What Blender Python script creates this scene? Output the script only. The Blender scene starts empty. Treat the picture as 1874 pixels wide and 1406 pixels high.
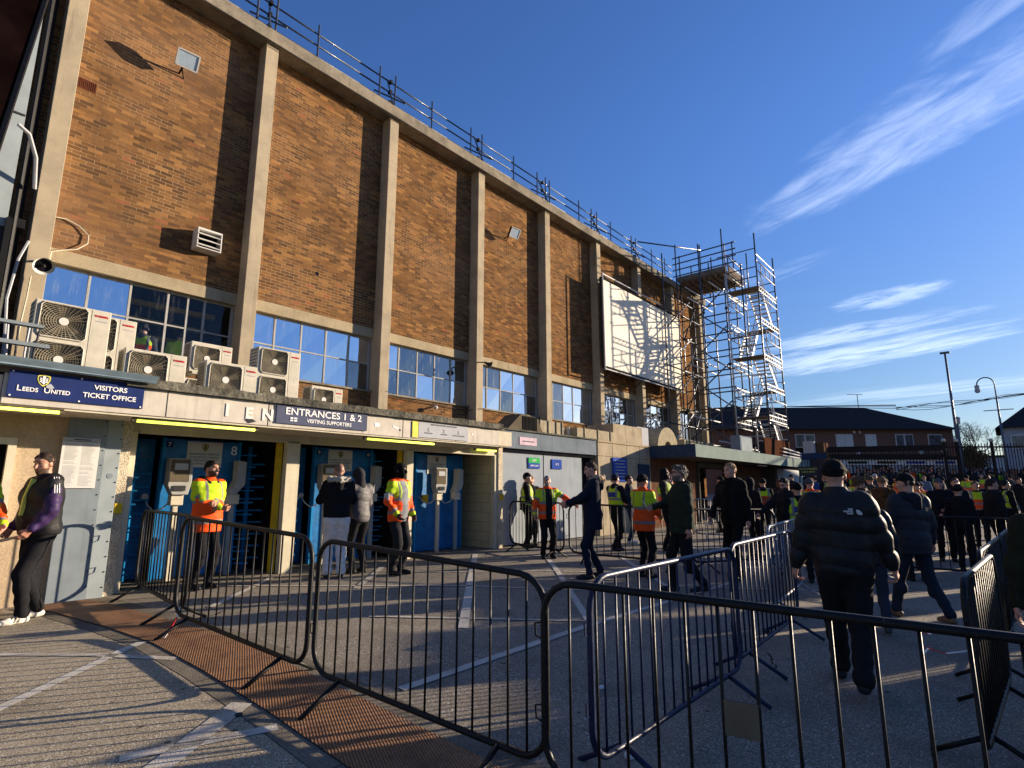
import bpy, math, random
import numpy as np
from mathutils import Vector, Matrix, noise
random.seed(7); rng = np.random.default_rng(7)
sc = bpy.context.scene
R = math.radians
# ------------------------------------------------------------------ camera, sky, sun, exposure
# world axes: X runs along the brick facade away from the camera, Y points at the facade, Z is up
PITCH, YAW = R(10.549), R(40.73)
cd = bpy.data.cameras.new('camera'); cd.sensor_width = 36.0; cd.lens = 1031/1874*36
cd.clip_start = 0.05; cd.clip_end = 3000
cam = bpy.data.objects.new('camera', cd); sc.collection.objects.link(cam); sc.camera = cam
cam.location = (0, 0, 1.45)
cam.rotation_euler = (math.pi/2 + PITCH, 0, YAW - math.pi/2)
SUN_EL = R(12.3)
SUNV = Vector((-.892*math.cos(SUN_EL), .452*math.cos(SUN_EL), -math.sin(SUN_EL)))   # way the light travels
sd = bpy.data.lights.new('sun', 'SUN'); sd.energy = 5.0; sd.angle = R(.55); sd.color = (1, .82, .61)
so = bpy.data.objects.new('sun', sd); sc.collection.objects.link(so)
so.rotation_euler = SUNV.to_track_quat('-Z', 'Y').to_euler()
sc.view_settings.view_transform = 'Standard'; sc.view_settings.look = 'None'
sc.view_settings.gamma = 1; sc.view_settings.exposure = 1.2
w = bpy.data.worlds.new('World'); sc.world = w; w.use_nodes = True

class NT:
    """small node-graph writer"""
    def __init__(s, tree): s.t = tree; s.n = tree.nodes; s.l = tree.links
    def node(s, typ, **kw):
        n = s.n.new(typ)
        for k, v in kw.items(): setattr(n, k, v)
        return n
    def put(s, inp, v):
        if v is None: return
        if isinstance(v, bpy.types.NodeSocket): s.l.new(v, inp)
        else:
            if isinstance(v, (tuple, list)) and len(v) == 3 and inp.type == 'RGBA': v = (*v, 1)
            inp.default_value = v
    def m(s, op, a, b=None, c=None, clamp=False):
        n = s.node('ShaderNodeMath', operation=op, use_clamp=clamp)
        s.put(n.inputs[0], a); s.put(n.inputs[1], b); s.put(n.inputs[2], c); return n.outputs[0]
    def mix(s, f, a, b, mode='MIX'):
        n = s.node('ShaderNodeMix', data_type='RGBA', blend_type=mode)
        s.put(n.inputs[0], f); s.put(n.inputs[6], a); s.put(n.inputs[7], b); return n.outputs[2]
    def noise(s, vec, scale, detail=3, rough=.55, out=0, dist=0):
        n = s.node('ShaderNodeTexNoise'); s.put(n.inputs['Vector'], vec)
        n.inputs['Scale'].default_value = scale; n.inputs['Detail'].default_value = detail
        n.inputs['Roughness'].default_value = rough; n.inputs['Distortion'].default_value = dist
        return n.outputs[out]
    def map(s, vec, scale=(1, 1, 1), rot=(0, 0, 0), loc=(0, 0, 0)):
        n = s.node('ShaderNodeMapping'); s.put(n.inputs[0], vec)
        n.inputs['Location'].default_value = loc; n.inputs['Rotation'].default_value = rot; n.inputs['Scale'].default_value = scale
        return n.outputs[0]
    def ramp(s, f, a, b, lo=0, hi=1):
        n = s.node('ShaderNodeMapRange', interpolation_type='SMOOTHSTEP'); s.put(n.inputs[0], f)
        n.inputs[1].default_value = a; n.inputs[2].default_value = b; n.inputs[3].default_value = lo; n.inputs[4].default_value = hi
        return n.outputs[0]
    def xyz(s, vec):
        n = s.node('ShaderNodeSeparateXYZ'); s.put(n.inputs[0], vec); return n.outputs
    def comb(s, x, y, z):
        n = s.node('ShaderNodeCombineXYZ'); s.put(n.inputs[0], x); s.put(n.inputs[1], y); s.put(n.inputs[2], z); return n.outputs[0]

g = NT(w.node_tree); bg = w.node_tree.nodes['Background']
sky = g.node('ShaderNodeTexSky', sky_type='NISHITA'); sky.sun_disc = False
sky.sun_elevation = SUN_EL; sky.sun_rotation = math.atan2(.892, -.452); sky.altitude = 80
sky.air_density = 1.0; sky.dust_density = .25; sky.ozone_density = 3.2
co = g.node('ShaderNodeTexCoord').outputs['Generated']
x, y, z = g.xyz(co)
zz = g.m('MAXIMUM', z, .02)
px_, py_ = g.m('DIVIDE', x, zz), g.m('DIVIDE', y, zz)
def cloud(cx, cy, ang, la, lb, seed, dens, sx, sy, th):
    # a bank of cirrus: stretched noise inside a soft-edged oval lying on the plane of the cloud layer
    ca, sa = math.cos(ang), math.sin(ang)
    dx, dy = g.m('SUBTRACT', px_, cx), g.m('SUBTRACT', py_, cy)
    u = g.m('ADD', g.m('MULTIPLY', dx, ca), g.m('MULTIPLY', dy, sa))
    v = g.m('SUBTRACT', g.m('MULTIPLY', dy, ca), g.m('MULTIPLY', dx, sa))
    wv = g.comb(g.m('MULTIPLY', u, sx), g.m('MULTIPLY', v, sy), seed)
    warp = g.noise(wv, 1.1, 5, .6)
    n1 = g.noise(wv, 1.0, 8, .62, dist=.9)
    n2 = g.noise(g.comb(g.m('MULTIPLY', u, sx*.4), g.m('MULTIPLY', v, sy*.35), seed+3), 1, 3)
    rr = g.m('ADD', g.m('POWER', g.m('DIVIDE', u, la), 2), g.m('POWER', g.m('DIVIDE', v, lb), 2))
    rr = g.m('ADD', rr, g.m('MULTIPLY', g.m('SUBTRACT', warp, .5), 2.2))
    mask = g.ramp(rr, 1.15, .0)
    t = g.m('ADD', g.m('MULTIPLY', n1, .7), g.m('MULTIPLY', n2, .45))
    return g.m('MULTIPLY', g.m('MULTIPLY', g.ramp(t, th, th+.3), mask), dens)
cs = [cloud(1.90, .15, 1.0, .60, .18, 1, .58, 3.0, 7, .38), cloud(1.76, -.02, 1.1, .42, .2, 2, .5, 4, 9, .42),
      cloud(4.9, .78, 1.2, 1.05, .5, 4, .85, 1.6, 4.5, .38), cloud(4.15, .62, 1.35, .7, .3, 9, .75, 2.2, 5.5, .40),
      cloud(3.48, .36, 1.25, .3, .2, 5, .7, 4, 7, .36), cloud(1.42, -.14, 1.0, .22, .06, 6, .35, 3, 12, .38),
      cloud(2.75, .75, 1.2, .4, .1, 7, .3, 3, 10, .45), cloud(7.5, 1.2, 1.3, 2.2, .9, 8, .5, .5, 3, .46)]
cl = cs[0]
for c in cs[1:]: cl = g.m('MAXIMUM', cl, c)
cl = g.m('MULTIPLY', cl, g.ramp(z, .01, .09))
skyc = g.mix(1.0, sky.outputs[0], g.mix(g.ramp(z, 0, .6), (.70, .72, .82), (.80, 1.05, 1.56)), 'MULTIPLY')
ccol = g.mix(.55, g.mix(1.0, skyc, (2.6, 2.3, 2.0), 'MULTIPLY'), (7.5, 7.6, 7.9))
g.put(bg.inputs[0], g.mix(cl, skyc, ccol)); bg.inputs[1].default_value = .061

# ------------------------------------------------------------------ ground height (a slight crossfall, rising down the street)
def zg(x, y):
    return float(np.interp(y, [1, 6], [-.18, .07]) + np.interp(x, [14, 22, 40, 60, 200], [0, .1, .75, 1.6, 1.6]))

# ------------------------------------------------------------------ materials
MATS = {}
def mat(name, col=(.5, .5, .5), rough=.7, metal=0, var=.15, vs=6, bump=0, bs=60, vcol=False, col2=None, streak=0, emit=None, spec=.0, clear=0, chip=None):
    if name in MATS: return MATS[name]
    m = bpy.data.materials.new(name); m.use_nodes = True; MATS[name] = m
    q = NT(m.node_tree); b = m.node_tree.nodes['Principled BSDF']
    oc = q.node('ShaderNodeTexCoord').outputs['Object']
    base = col
    if vcol:
        a = q.node('ShaderNodeAttribute', attribute_name='Col'); base = a.outputs['Color']
    n = q.noise(oc, vs, 4)
    if col2: base = q.mix(q.ramp(n, .42, .62), base, col2)
    k = q.ramp(n, .25, .75, 1-var, 1+var)
    c = q.mix(1.0, base, q.comb(k, k, k), 'MULTIPLY')
    if streak:
        s_ = q.noise(q.map(oc, (14, 14, .8)), 1, 4)
        c = q.mix(q.m('MULTIPLY', q.ramp(s_, .5, .75), streak), c, tuple(v*.35 for v in col))
    if chip: c = q.mix(q.m('MULTIPLY', q.ramp(q.noise(oc, 17, 5, .7), .64, .68), .9), c, chip)
    q.put(b.inputs['Base Color'], c)
    q.put(b.inputs['Roughness'], q.ramp(q.noise(oc, vs*2.3, 3), .3, .7, max(0, rough-.08), min(1, rough+.08)))
    b.inputs['Metallic'].default_value = metal; b.inputs['Specular IOR Level'].default_value = spec
    if clear: b.inputs['Coat Weight'].default_value = clear; b.inputs['Coat Roughness'].default_value = .15
    if bump:
        bn = q.node('ShaderNodeBump'); bn.inputs['Strength'].default_value = .6; bn.inputs['Distance'].default_value = bump
        q.put(bn.inputs['Height'], q.noise(oc, bs, 3)); q.put(b.inputs['Normal'], bn.outputs[0])
    if emit:
        b.inputs['Emission Color'].default_value = (*emit[0], 1); b.inputs['Emission Strength'].default_value = emit[1]
    return m

def brick_mat():
    m = bpy.data.materials.new('brick'); m.use_nodes = True; q = NT(m.node_tree); b = m.node_tree.nodes['Principled BSDF']
    oc = q.node('ShaderNodeTexCoord').outputs['Object']; x, y, z = q.xyz(oc)
    u = q.m('ADD', x, q.m('MULTIPLY', y, 1.0)); row = q.m('DIVIDE', z, .075)
    ri = q.m('FLOOR', row); rf = q.m('FRACT', row)
    jit = q.node('ShaderNodeTexWhiteNoise', noise_dimensions='1D'); q.put(jit.inputs['W'], ri)
    uu = q.m('ADD', q.m('DIVIDE', u, .225), q.m('ADD', q.m('MULTIPLY', q.m('MODULO', ri, 2), .5), q.m('MULTIPLY', jit.outputs[0], .12)))
    ci = q.m('FLOOR', uu); cf = q.m('FRACT', uu)
    wn = q.node('ShaderNodeTexWhiteNoise', noise_dimensions='2D'); q.put(wn.inputs['Vector'], q.comb(ci, ri, 0))
    wn2 = q.node('ShaderNodeTexWhiteNoise', noise_dimensions='2D'); q.put(wn2.inputs['Vector'], q.comb(q.m('ADD', ci, 51), ri, 0))
    clus = q.noise(q.map(oc, (.55, .55, 1.5)), 1.6, 3)
    t = q.m('ADD', q.m('MULTIPLY', wn.outputs[0], .68), q.m('MULTIPLY', clus, .6))
    c = q.mix(q.ramp(t, .44, .52), (.085, .056, .034), (.185, .10, .043))
    c = q.mix(q.ramp(t, .66, .80), c, (.235, .128, .052))
    c = q.mix(q.ramp(t, .84, .92), c, (.36, .19, .068))
    c = q.mix(q.ramp(wn2.outputs[0], .985, .99), c, (.28, .10, .05))
    c = q.mix(1, q.mix(.36, c, (.21, .103, .045)), (.84, .83, .84), 'MULTIPLY')
    kk = q.m('ADD', .84, q.m('MULTIPLY', wn2.outputs[0], .32)); c = q.mix(1, c, q.comb(kk, kk, kk), 'MULTIPLY')
    k = q.m('ADD', .8, q.m('MULTIPLY', q.noise(oc, 45, 3), .4)); c = q.mix(1, c, q.comb(k, k, k), 'MULTIPLY')
    soot = q.ramp(q.noise(q.map(oc, (1.6, 1.6, .16)), 1.3, 6, .65), .48, .78)
    c = q.mix(q.m('MULTIPLY', soot, .5), c, (.06, .038, .028))
    pale = q.ramp(q.noise(q.map(oc, (.35, .35, .3), loc=(4, 0, 2)), 1.0, 4), .5, .75)
    c = q.mix(q.m('MULTIPLY', pale, .3), c, (.30, .17, .10))
    ew = q.m('MULTIPLY', q.m('LESS_THAN', q.m('ABSOLUTE', q.m('SUBTRACT', cf, .5)), .479), 1.0)
    er = q.m('LESS_THAN', q.m('ABSOLUTE', q.m('SUBTRACT', rf, .5)), .432)
    bm_ = q.m('MULTIPLY', ew, er)
    mort = q.mix(q.ramp(q.noise(q.map(oc, (1, 1, 1.6)), .55, 4), .4, .62), (.15, .09, .045), (.37, .255, .145))  # dark end of the mortar colour paints in shadow lines along the joints
    q.put(b.inputs['Base Color'], q.mix(bm_, mort, c)); b.inputs['Roughness'].default_value = .9; b.inputs['Specular IOR Level'].default_value = .0
    bn = q.node('ShaderNodeBump'); bn.inputs['Strength'].default_value = 1.0; bn.inputs['Distance'].default_value = .009
    q.put(bn.inputs['Height'], q.m('ADD', q.m('MULTIPLY', bm_, .8), q.m('MULTIPLY', q.noise(oc, 80, 3), .35)))
    q.put(b.inputs['Normal'], bn.outputs[0]); MATS['brick'] = m; return m

def asphalt(name, base, light, marks=False, worn=.5):
    m = bpy.data.materials.new(name); m.use_nodes = True; q = NT(m.node_tree); b = m.node_tree.nodes['Principled BSDF']
    oc = q.node('ShaderNodeTexCoord').outputs['Object']
    v = q.node('ShaderNodeTexVoronoi', feature='F1'); v.inputs['Scale'].default_value = 150; q.put(v.inputs['Vector'], oc)
    r_, g_, b_ = q.node('ShaderNodeSeparateColor').outputs[:3]
    sep = q.n[-1]; q.put(sep.inputs[0], v.outputs['Color'])
    c = q.mix(q.ramp(sep.outputs[0], .45, .95), base, light)
    c = q.mix(q.ramp(sep.outputs[1], .93, .96), c, (.40, .37, .33))
    gk = q.ramp(q.noise(oc, 85, 3, .7), .3, .7, .45, 1.5); c = q.mix(1, c, q.comb(gk, gk, gk), 'MULTIPLY')
    fv = q.node('ShaderNodeTexVoronoi', feature='F1'); fv.inputs['Scale'].default_value = 62; q.put(fv.inputs['Vector'], oc)
    fs_ = q.node('ShaderNodeSeparateColor'); q.put(fs_.inputs[0], fv.outputs['Color'])
    c = q.mix(q.m('MULTIPLY', q.m('GREATER_THAN', fs_.outputs[0], .955), q.m('LESS_THAN', fv.outputs['Distance'], .45)), c, (.5, .47, .42))
    c = q.mix(q.m('MULTIPLY', q.ramp(q.noise(oc, 1.1, 6, .65), .48, .68), .45), c, tuple(k*.55 for k in base))
    c = q.mix(q.m('MULTIPLY', q.ramp(q.noise(q.map(oc, loc=(9, 3, 0)), .7, 5, .7), .5, .7), .4), c, light)
    # cracks and small dark spots
    cv = q.node('ShaderNodeTexVoronoi', feature='DISTANCE_TO_EDGE'); cv.inputs['Scale'].default_value = .42
    q.put(cv.inputs['Vector'], q.mix(.12, oc, q.noise(oc, 3, 4, out=1)))
    crack = q.m('MULTIPLY', q.m('LESS_THAN', cv.outputs[0], .0022), q.ramp(q.noise(oc, .6, 2), .56, .6))
    c = q.mix(crack, c, (.012, .011, .01))
    c = q.mix(q.m('MULTIPLY', q.ramp(q.noise(q.map(oc, loc=(3, 8, 0)), 9, 1), .74, .78), .7), c, (.02, .019, .018))
    if marks:
        k = q.m('ADD', q.noise(oc, 5, 6, .7), q.m('MULTIPLY', q.noise(oc, 60, 2), .35))
        c = q.mix(q.ramp(k, .62-worn*.3, .74-worn*.2, 1, 0) if False else q.ramp(k, .62 if worn > .5 else .5, 1.0 if worn > .5 else .86, 1, .25), c, (.50, .47, .405))
    q.put(b.inputs['Base Color'], c)
    b.inputs['Roughness'].default_value = .85; b.inputs['Specular IOR Level'].default_value = .2
    bn = q.node('ShaderNodeBump'); bn.inputs['Strength'].default_value = .5; bn.inputs['Distance'].default_value = .0035
    q.put(bn.inputs['Height'], q.m('ADD', v.outputs['Distance'], q.m('MULTIPLY', q.noise(oc, 25, 3), .7)))
    q.put(b.inputs['Normal'], bn.outputs[0]); MATS[name] = m; return m

def grate_mat():
    m = bpy.data.materials.new('rusty_grating'); m.use_nodes = True; q = NT(m.node_tree); b = m.node_tree.nodes['Principled BSDF']
    oc = q.node('ShaderNodeTexCoord').outputs['Object']
    o2 = q.map(oc, (1, 1, 1), (0, 0, R(24)))
    x, y, z = q.xyz(o2)
    a = q.m('SINE', q.m('MULTIPLY', q.m('ADD', x, y), 165)); c_ = q.m('SINE', q.m('MULTIPLY', q.m('SUBTRACT', x, y), 165))
    h_ = q.m('MULTIPLY', a, c_)
    c = q.mix(q.ramp(h_, -.25, .15), (.04, .02, .013), (.34, .165, .07))
    c = q.mix(q.m('MULTIPLY', q.ramp(q.noise(oc, 5, 5), .45, .7), .6), c, (.075, .032, .02))
    c = q.mix(q.m('MULTIPLY', q.ramp(q.noise(oc, 2.1, 6, .7), .5, .7), .6), c, (.34, .19, .10))
    c = q.mix(q.m('MULTIPLY', q.ramp(q.noise(oc, 38, 3), .5, .7), .45), c, (.03, .017, .012))
    q.put(b.inputs['Base Color'], c); b.inputs['Roughness'].default_value = .65; b.inputs['Metallic'].default_value = .15
    bn = q.node('ShaderNodeBump'); bn.inputs['Strength'].default_value = .6; bn.inputs['Distance'].default_value = .004
    q.put(bn.inputs['Height'], q.m('ADD', h_, q.noise(oc, 60, 3))); q.put(b.inputs['Normal'], bn.outputs[0]); MATS['rusty_grating'] = m; return m

def glass_mat(name, refl=.6, tint=(.55, .62, .7), dirt=.25):
    m = bpy.data.materials.new(name); m.use_nodes = True; q = NT(m.node_tree); nt = m.node_tree
    for n in list(nt.nodes): nt.nodes.remove(n)
    out = q.node('ShaderNodeOutputMaterial'); oc = q.node('ShaderNodeTexCoord').outputs['Object']
    gl = q.node('ShaderNodeBsdfGlossy'); gl.inputs['Roughness'].default_value = .03; gl.inputs['Color'].default_value = (.85, .9, 1, 1)
    tr = q.node('ShaderNodeBsdfTransparent'); tr.inputs[0].default_value = (*tint, 1)
    df = q.node('ShaderNodeBsdfDiffuse'); df.inputs[0].default_value = (.4, .42, .42, 1)
    bn = q.node('ShaderNodeBump'); bn.inputs['Strength'].default_value = .25; bn.inputs['Distance'].default_value = .01
    q.put(bn.inputs['Height'], q.noise(oc, 1.6, 2)); q.put(gl.inputs['Normal'], bn.outputs[0])
    lw = q.node('ShaderNodeLayerWeight'); lw.inputs[0].default_value = .5
    f = q.m('ADD', q.m('MULTIPLY', lw.outputs['Fresnel'], .45 if refl > .15 else .12), refl, clamp=True)
    a = q.node('ShaderNodeMixShader'); q.put(a.inputs[0], f); q.put(a.inputs[1], tr.outputs[0]); q.put(a.inputs[2], gl.outputs[0])
    st = q.m('MULTIPLY', q.ramp(q.noise(q.map(oc, (9, 9, 1.6)), 1.0, 5, .7), .5, .8), dirt)
    bb = q.node('ShaderNodeMixShader'); q.put(bb.inputs[0], st); q.put(bb.inputs[1], a.outputs[0]); q.put(bb.inputs[2], df.outputs[0])
    q.put(out.inputs[0], bb.outputs[0]); MATS[name] = m; return m

def concrete(name, c1, c2, bump=.004, bs=120, grain=.3):
    m = bpy.data.materials.new(name); m.use_nodes = True; q = NT(m.node_tree); b = m.node_tree.nodes['Principled BSDF']
    oc = q.node('ShaderNodeTexCoord').outputs['Object']
    c = q.mix(q.ramp(q.noise(oc, 1.7, 6, .65), .35, .7), c1, c2)
    k = q.ramp(q.noise(oc, bs, 2), .3, .7, 1-grain, 1+grain); c = q.mix(1, c, q.comb(k, k, k), 'MULTIPLY')
    c = q.mix(q.m('MULTIPLY', q.ramp(q.noise(q.map(oc, (3.5, 3.5, .35)), 1.2, 5, .7), .52, .75), .45), c, tuple(v*.4 for v in c2))
    q.put(b.inputs['Base Color'], c); b.inputs['Roughness'].default_value = .9; b.inputs['Specular IOR Level'].default_value = .0
    bn = q.node('ShaderNodeBump'); bn.inputs['Strength'].default_value = .8; bn.inputs['Distance'].default_value = bump
    q.put(bn.inputs['Height'], q.noise(oc, bs*.8, 3)); q.put(b.inputs['Normal'], bn.outputs[0]); MATS[name] = m; return m

def block_mat():
    m = bpy.data.materials.new('painted_block'); m.use_nodes = True; q = NT(m.node_tree); b = m.node_tree.nodes['Principled BSDF']
    oc = q.node('ShaderNodeTexCoord').outputs['Object']; x, y, z = q.xyz(oc)
    bt = q.node('ShaderNodeTexBrick'); q.put(bt.inputs['Vector'], q.comb(y, z, 0)); bt.inputs['Scale'].default_value = 1
    bt.inputs['Brick Width'].default_value = .45; bt.inputs['Row Height'].default_value = .225; bt.inputs['Mortar Size'].default_value = .007
    bt.inputs['Color1'].default_value = (.53, .47, .3, 1); bt.inputs['Color2'].default_value = (.48, .42, .27, 1); bt.inputs['Mortar'].default_value = (.3, .26, .17, 1)
    q.put(b.inputs['Base Color'], q.mix(q.m('MULTIPLY', q.ramp(q.noise(q.map(oc, (4, 4, .6)), 1, 4), .55, .7), .4), bt.outputs[0], (.2, .17, .1)))
    b.inputs['Roughness'].default_value = .6
    bn = q.node('ShaderNodeBump'); bn.inputs['Distance'].default_value = .006; q.put(bn.inputs['Height'], q.m('SUBTRACT', 1, bt.outputs['Fac'])); q.put(b.inputs['Normal'], bn.outputs[0])
    MATS['painted_block'] = m; return m

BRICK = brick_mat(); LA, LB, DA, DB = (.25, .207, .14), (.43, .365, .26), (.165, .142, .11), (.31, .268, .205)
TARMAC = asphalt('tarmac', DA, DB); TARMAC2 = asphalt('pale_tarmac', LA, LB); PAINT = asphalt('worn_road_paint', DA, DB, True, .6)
PAINT2 = asphalt('very_worn_road_paint', DA, DB, True, .3); PAINT3 = asphalt('worn_paint_on_pale_tarmac', LA, LB, True, .6); PAINT4 = asphalt('faint_paint_on_pale_tarmac', LA, LB, True, .3)
GRATE = grate_mat(); GLASS = glass_mat('window_glass', .72); GLASS2 = glass_mat('dark_window_glass', .22, (.5, .6, .7), .5); GLASS3 = glass_mat('clear_window_glass', .02, (.8, .86, .9), .1)
BLOCK = block_mat()
CONC = concrete('pillar_concrete', (.40, .335, .235), (.30, .255, .185)); CONC2 = concrete('roof_concrete', (.27, .235, .18), (.16, .14, .11))
LINT = concrete('lintel_stone', (.36, .30, .20), (.29, .24, .16), .002); MOSS = concrete('mossy_coping', (.16, .15, .12), (.055, .055, .045), .02, 22)
PEB = concrete('pebbledash', (.6, .52, .39), (.45, .38, .28), .03, 75, .35); GREYR = concrete('grey_roughcast', (.17, .20, .23), (.13, .155, .18), .01, 40, .2)
STONE = concrete('stone_cladding', (.38, .32, .225), (.27, .225, .165), .002, 60, .12); KERB = concrete('kerb_concrete', (.19, .165, .125), (.13, .115, .09), .004, 90)
RENDERW = concrete('cream_render', (.46, .36, .24), (.4, .3, .2), .004, 55, .12)
mat('cream_paint', (.52, .48, .41), .55, var=.08, streak=.35); mat('cream_trim', (.56, .51, .39), .5, var=.08, streak=.25)
mat('white_paint', (.58, .57, .53), .5, var=.06); mat('ac_white', (.50, .47, .39), .45, var=.1, streak=.2); mat('ac_dark', (.035, .033, .03), .6)
mat('grille_wire', (.30, .27, .2), .5); mat('case_grey', (.36, .36, .34), .45); mat('navy_sign', (.022, .036, .13), .35, var=.08); mat('slate_sign', (.09, .10, .15), .4, var=.08)
mat('sign_white', (.82, .82, .8), .5, var=.03); mat('letter_ghost', (.72, .68, .62), .6, var=.15); mat('sign_grey', (.40, .41, .43), .4, var=.05)
mat('paper', (.6, .59, .56), .6, var=.04); mat('ink', (.05, .05, .055), .7); mat('pale_ink', (.33, .33, .34), .7); mat('badge_yellow', (.72, .66, .13), .5); mat('badge_dark', (.03, .04, .09), .5)
mat('toshiba_red', (.55, .03, .04), .5); mat('door_blue', (.008, .135, .36), .4, var=.22, streak=.35, spec=.3); mat('bright_blue', (.02, .21, .48), .35, var=.1)
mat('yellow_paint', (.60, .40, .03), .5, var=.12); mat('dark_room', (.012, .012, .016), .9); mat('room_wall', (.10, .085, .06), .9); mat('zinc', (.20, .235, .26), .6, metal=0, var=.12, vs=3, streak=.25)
mat('zinc_pale', (.28, .32, .335), .6, metal=0, var=.1, vs=3); mat('gutter_blue', (.22, .30, .36), .5, var=.1, streak=.2)
mat('black_paint', (.007, .007, .007), chip=(.085, .05, .035), rough= .5, var=.3, vs=30, spec=.22); mat('navy_paint', (.008, .016, .05), chip=(.14, .14, .15), rough= .42, var=.25, vs=30, spec=.3); mat('galv', (.26, .27, .29), .45, metal=.4, var=.2, vs=20)
mat('scaffold_steel', (.075, .085, .105), .42, metal=.5, var=.3, vs=14, clear=.15); mat('alu', (.50, .51, .53), .5, metal=.1, var=.12, vs=15); mat('board', (.16, .13, .1), .8, var=.3); mat('ply', (.07, .03, .018), .7)
mat('window_frame', (.36, .36, .35), .5, var=.1, streak=.3); mat('rust_red', (.12, .045, .025), .8); mat('grey_door', (.28, .31, .34), .55, var=.08, vs=3, streak=.15)
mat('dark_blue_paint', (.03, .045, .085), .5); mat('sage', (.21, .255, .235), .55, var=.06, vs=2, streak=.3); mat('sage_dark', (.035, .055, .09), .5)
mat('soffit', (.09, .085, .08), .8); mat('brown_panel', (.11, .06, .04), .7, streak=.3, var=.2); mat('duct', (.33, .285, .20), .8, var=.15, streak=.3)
mat('bannercloth', (.80, .75, .63), .75, var=.1, vs=.7, streak=.25); mat('tube', (.75, .85, .12), .4, emit=((.80, .88, .10), 1.0)); mat('lampbody', (.12, .10, .07), .6)
mat('roof_tile', (.032, .034, .038), .9, var=.25, vs=9, bump=.02, bs=22); mat('house_brick', (.17, .10, .075), .9, var=.25, vs=18); mat('shop_white', (.30, .32, .36), .7, var=.15)
mat('curtain', (.6, .6, .56), .7, var=.1); mat('pvc', (.55, .55, .55), .4, var=.03); mat('house_glass', (.10, .10, .10), .1, spec=.5, var=.5, vs=3)
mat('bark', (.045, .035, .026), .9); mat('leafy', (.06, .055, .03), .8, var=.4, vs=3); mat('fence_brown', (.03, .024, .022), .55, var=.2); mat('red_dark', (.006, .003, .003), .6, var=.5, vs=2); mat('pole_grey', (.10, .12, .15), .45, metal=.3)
mat('lamp_glass', (.4, .5, .6), .12, spec=.5, var=.1); mat('tape_red', (.6, .05, .04), .5); mat('tape_white', (.78, .74, .7), .5); mat('sign_green', (.05, .36, .09), .5); mat('sign_blue', (.04, .08, .32), .5); mat('pink_sign', (.55, .42, .48), .5)
mat('skin', vcol=True, spec=.35, rough=.5, var=.08, vs=40); mat('cloth', vcol=True, rough=.88, var=.16, vs=28, bump=.003, bs=220, spec=.1); mat('nylon', vcol=True, rough=.6, var=.14, vs=16, bump=.004, bs=34, spec=.25)
mat('hivis', vcol=True, spec=.1, rough=.6, var=.07, vs=12, bump=.004, bs=26); mat('hair', vcol=True, rough=.75, var=.3, vs=90, bump=.004, bs=240, spec=.2); mat('shoe', vcol=True, spec=.2, rough=.55, var=.1, vs=60)
M = MATS

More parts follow.
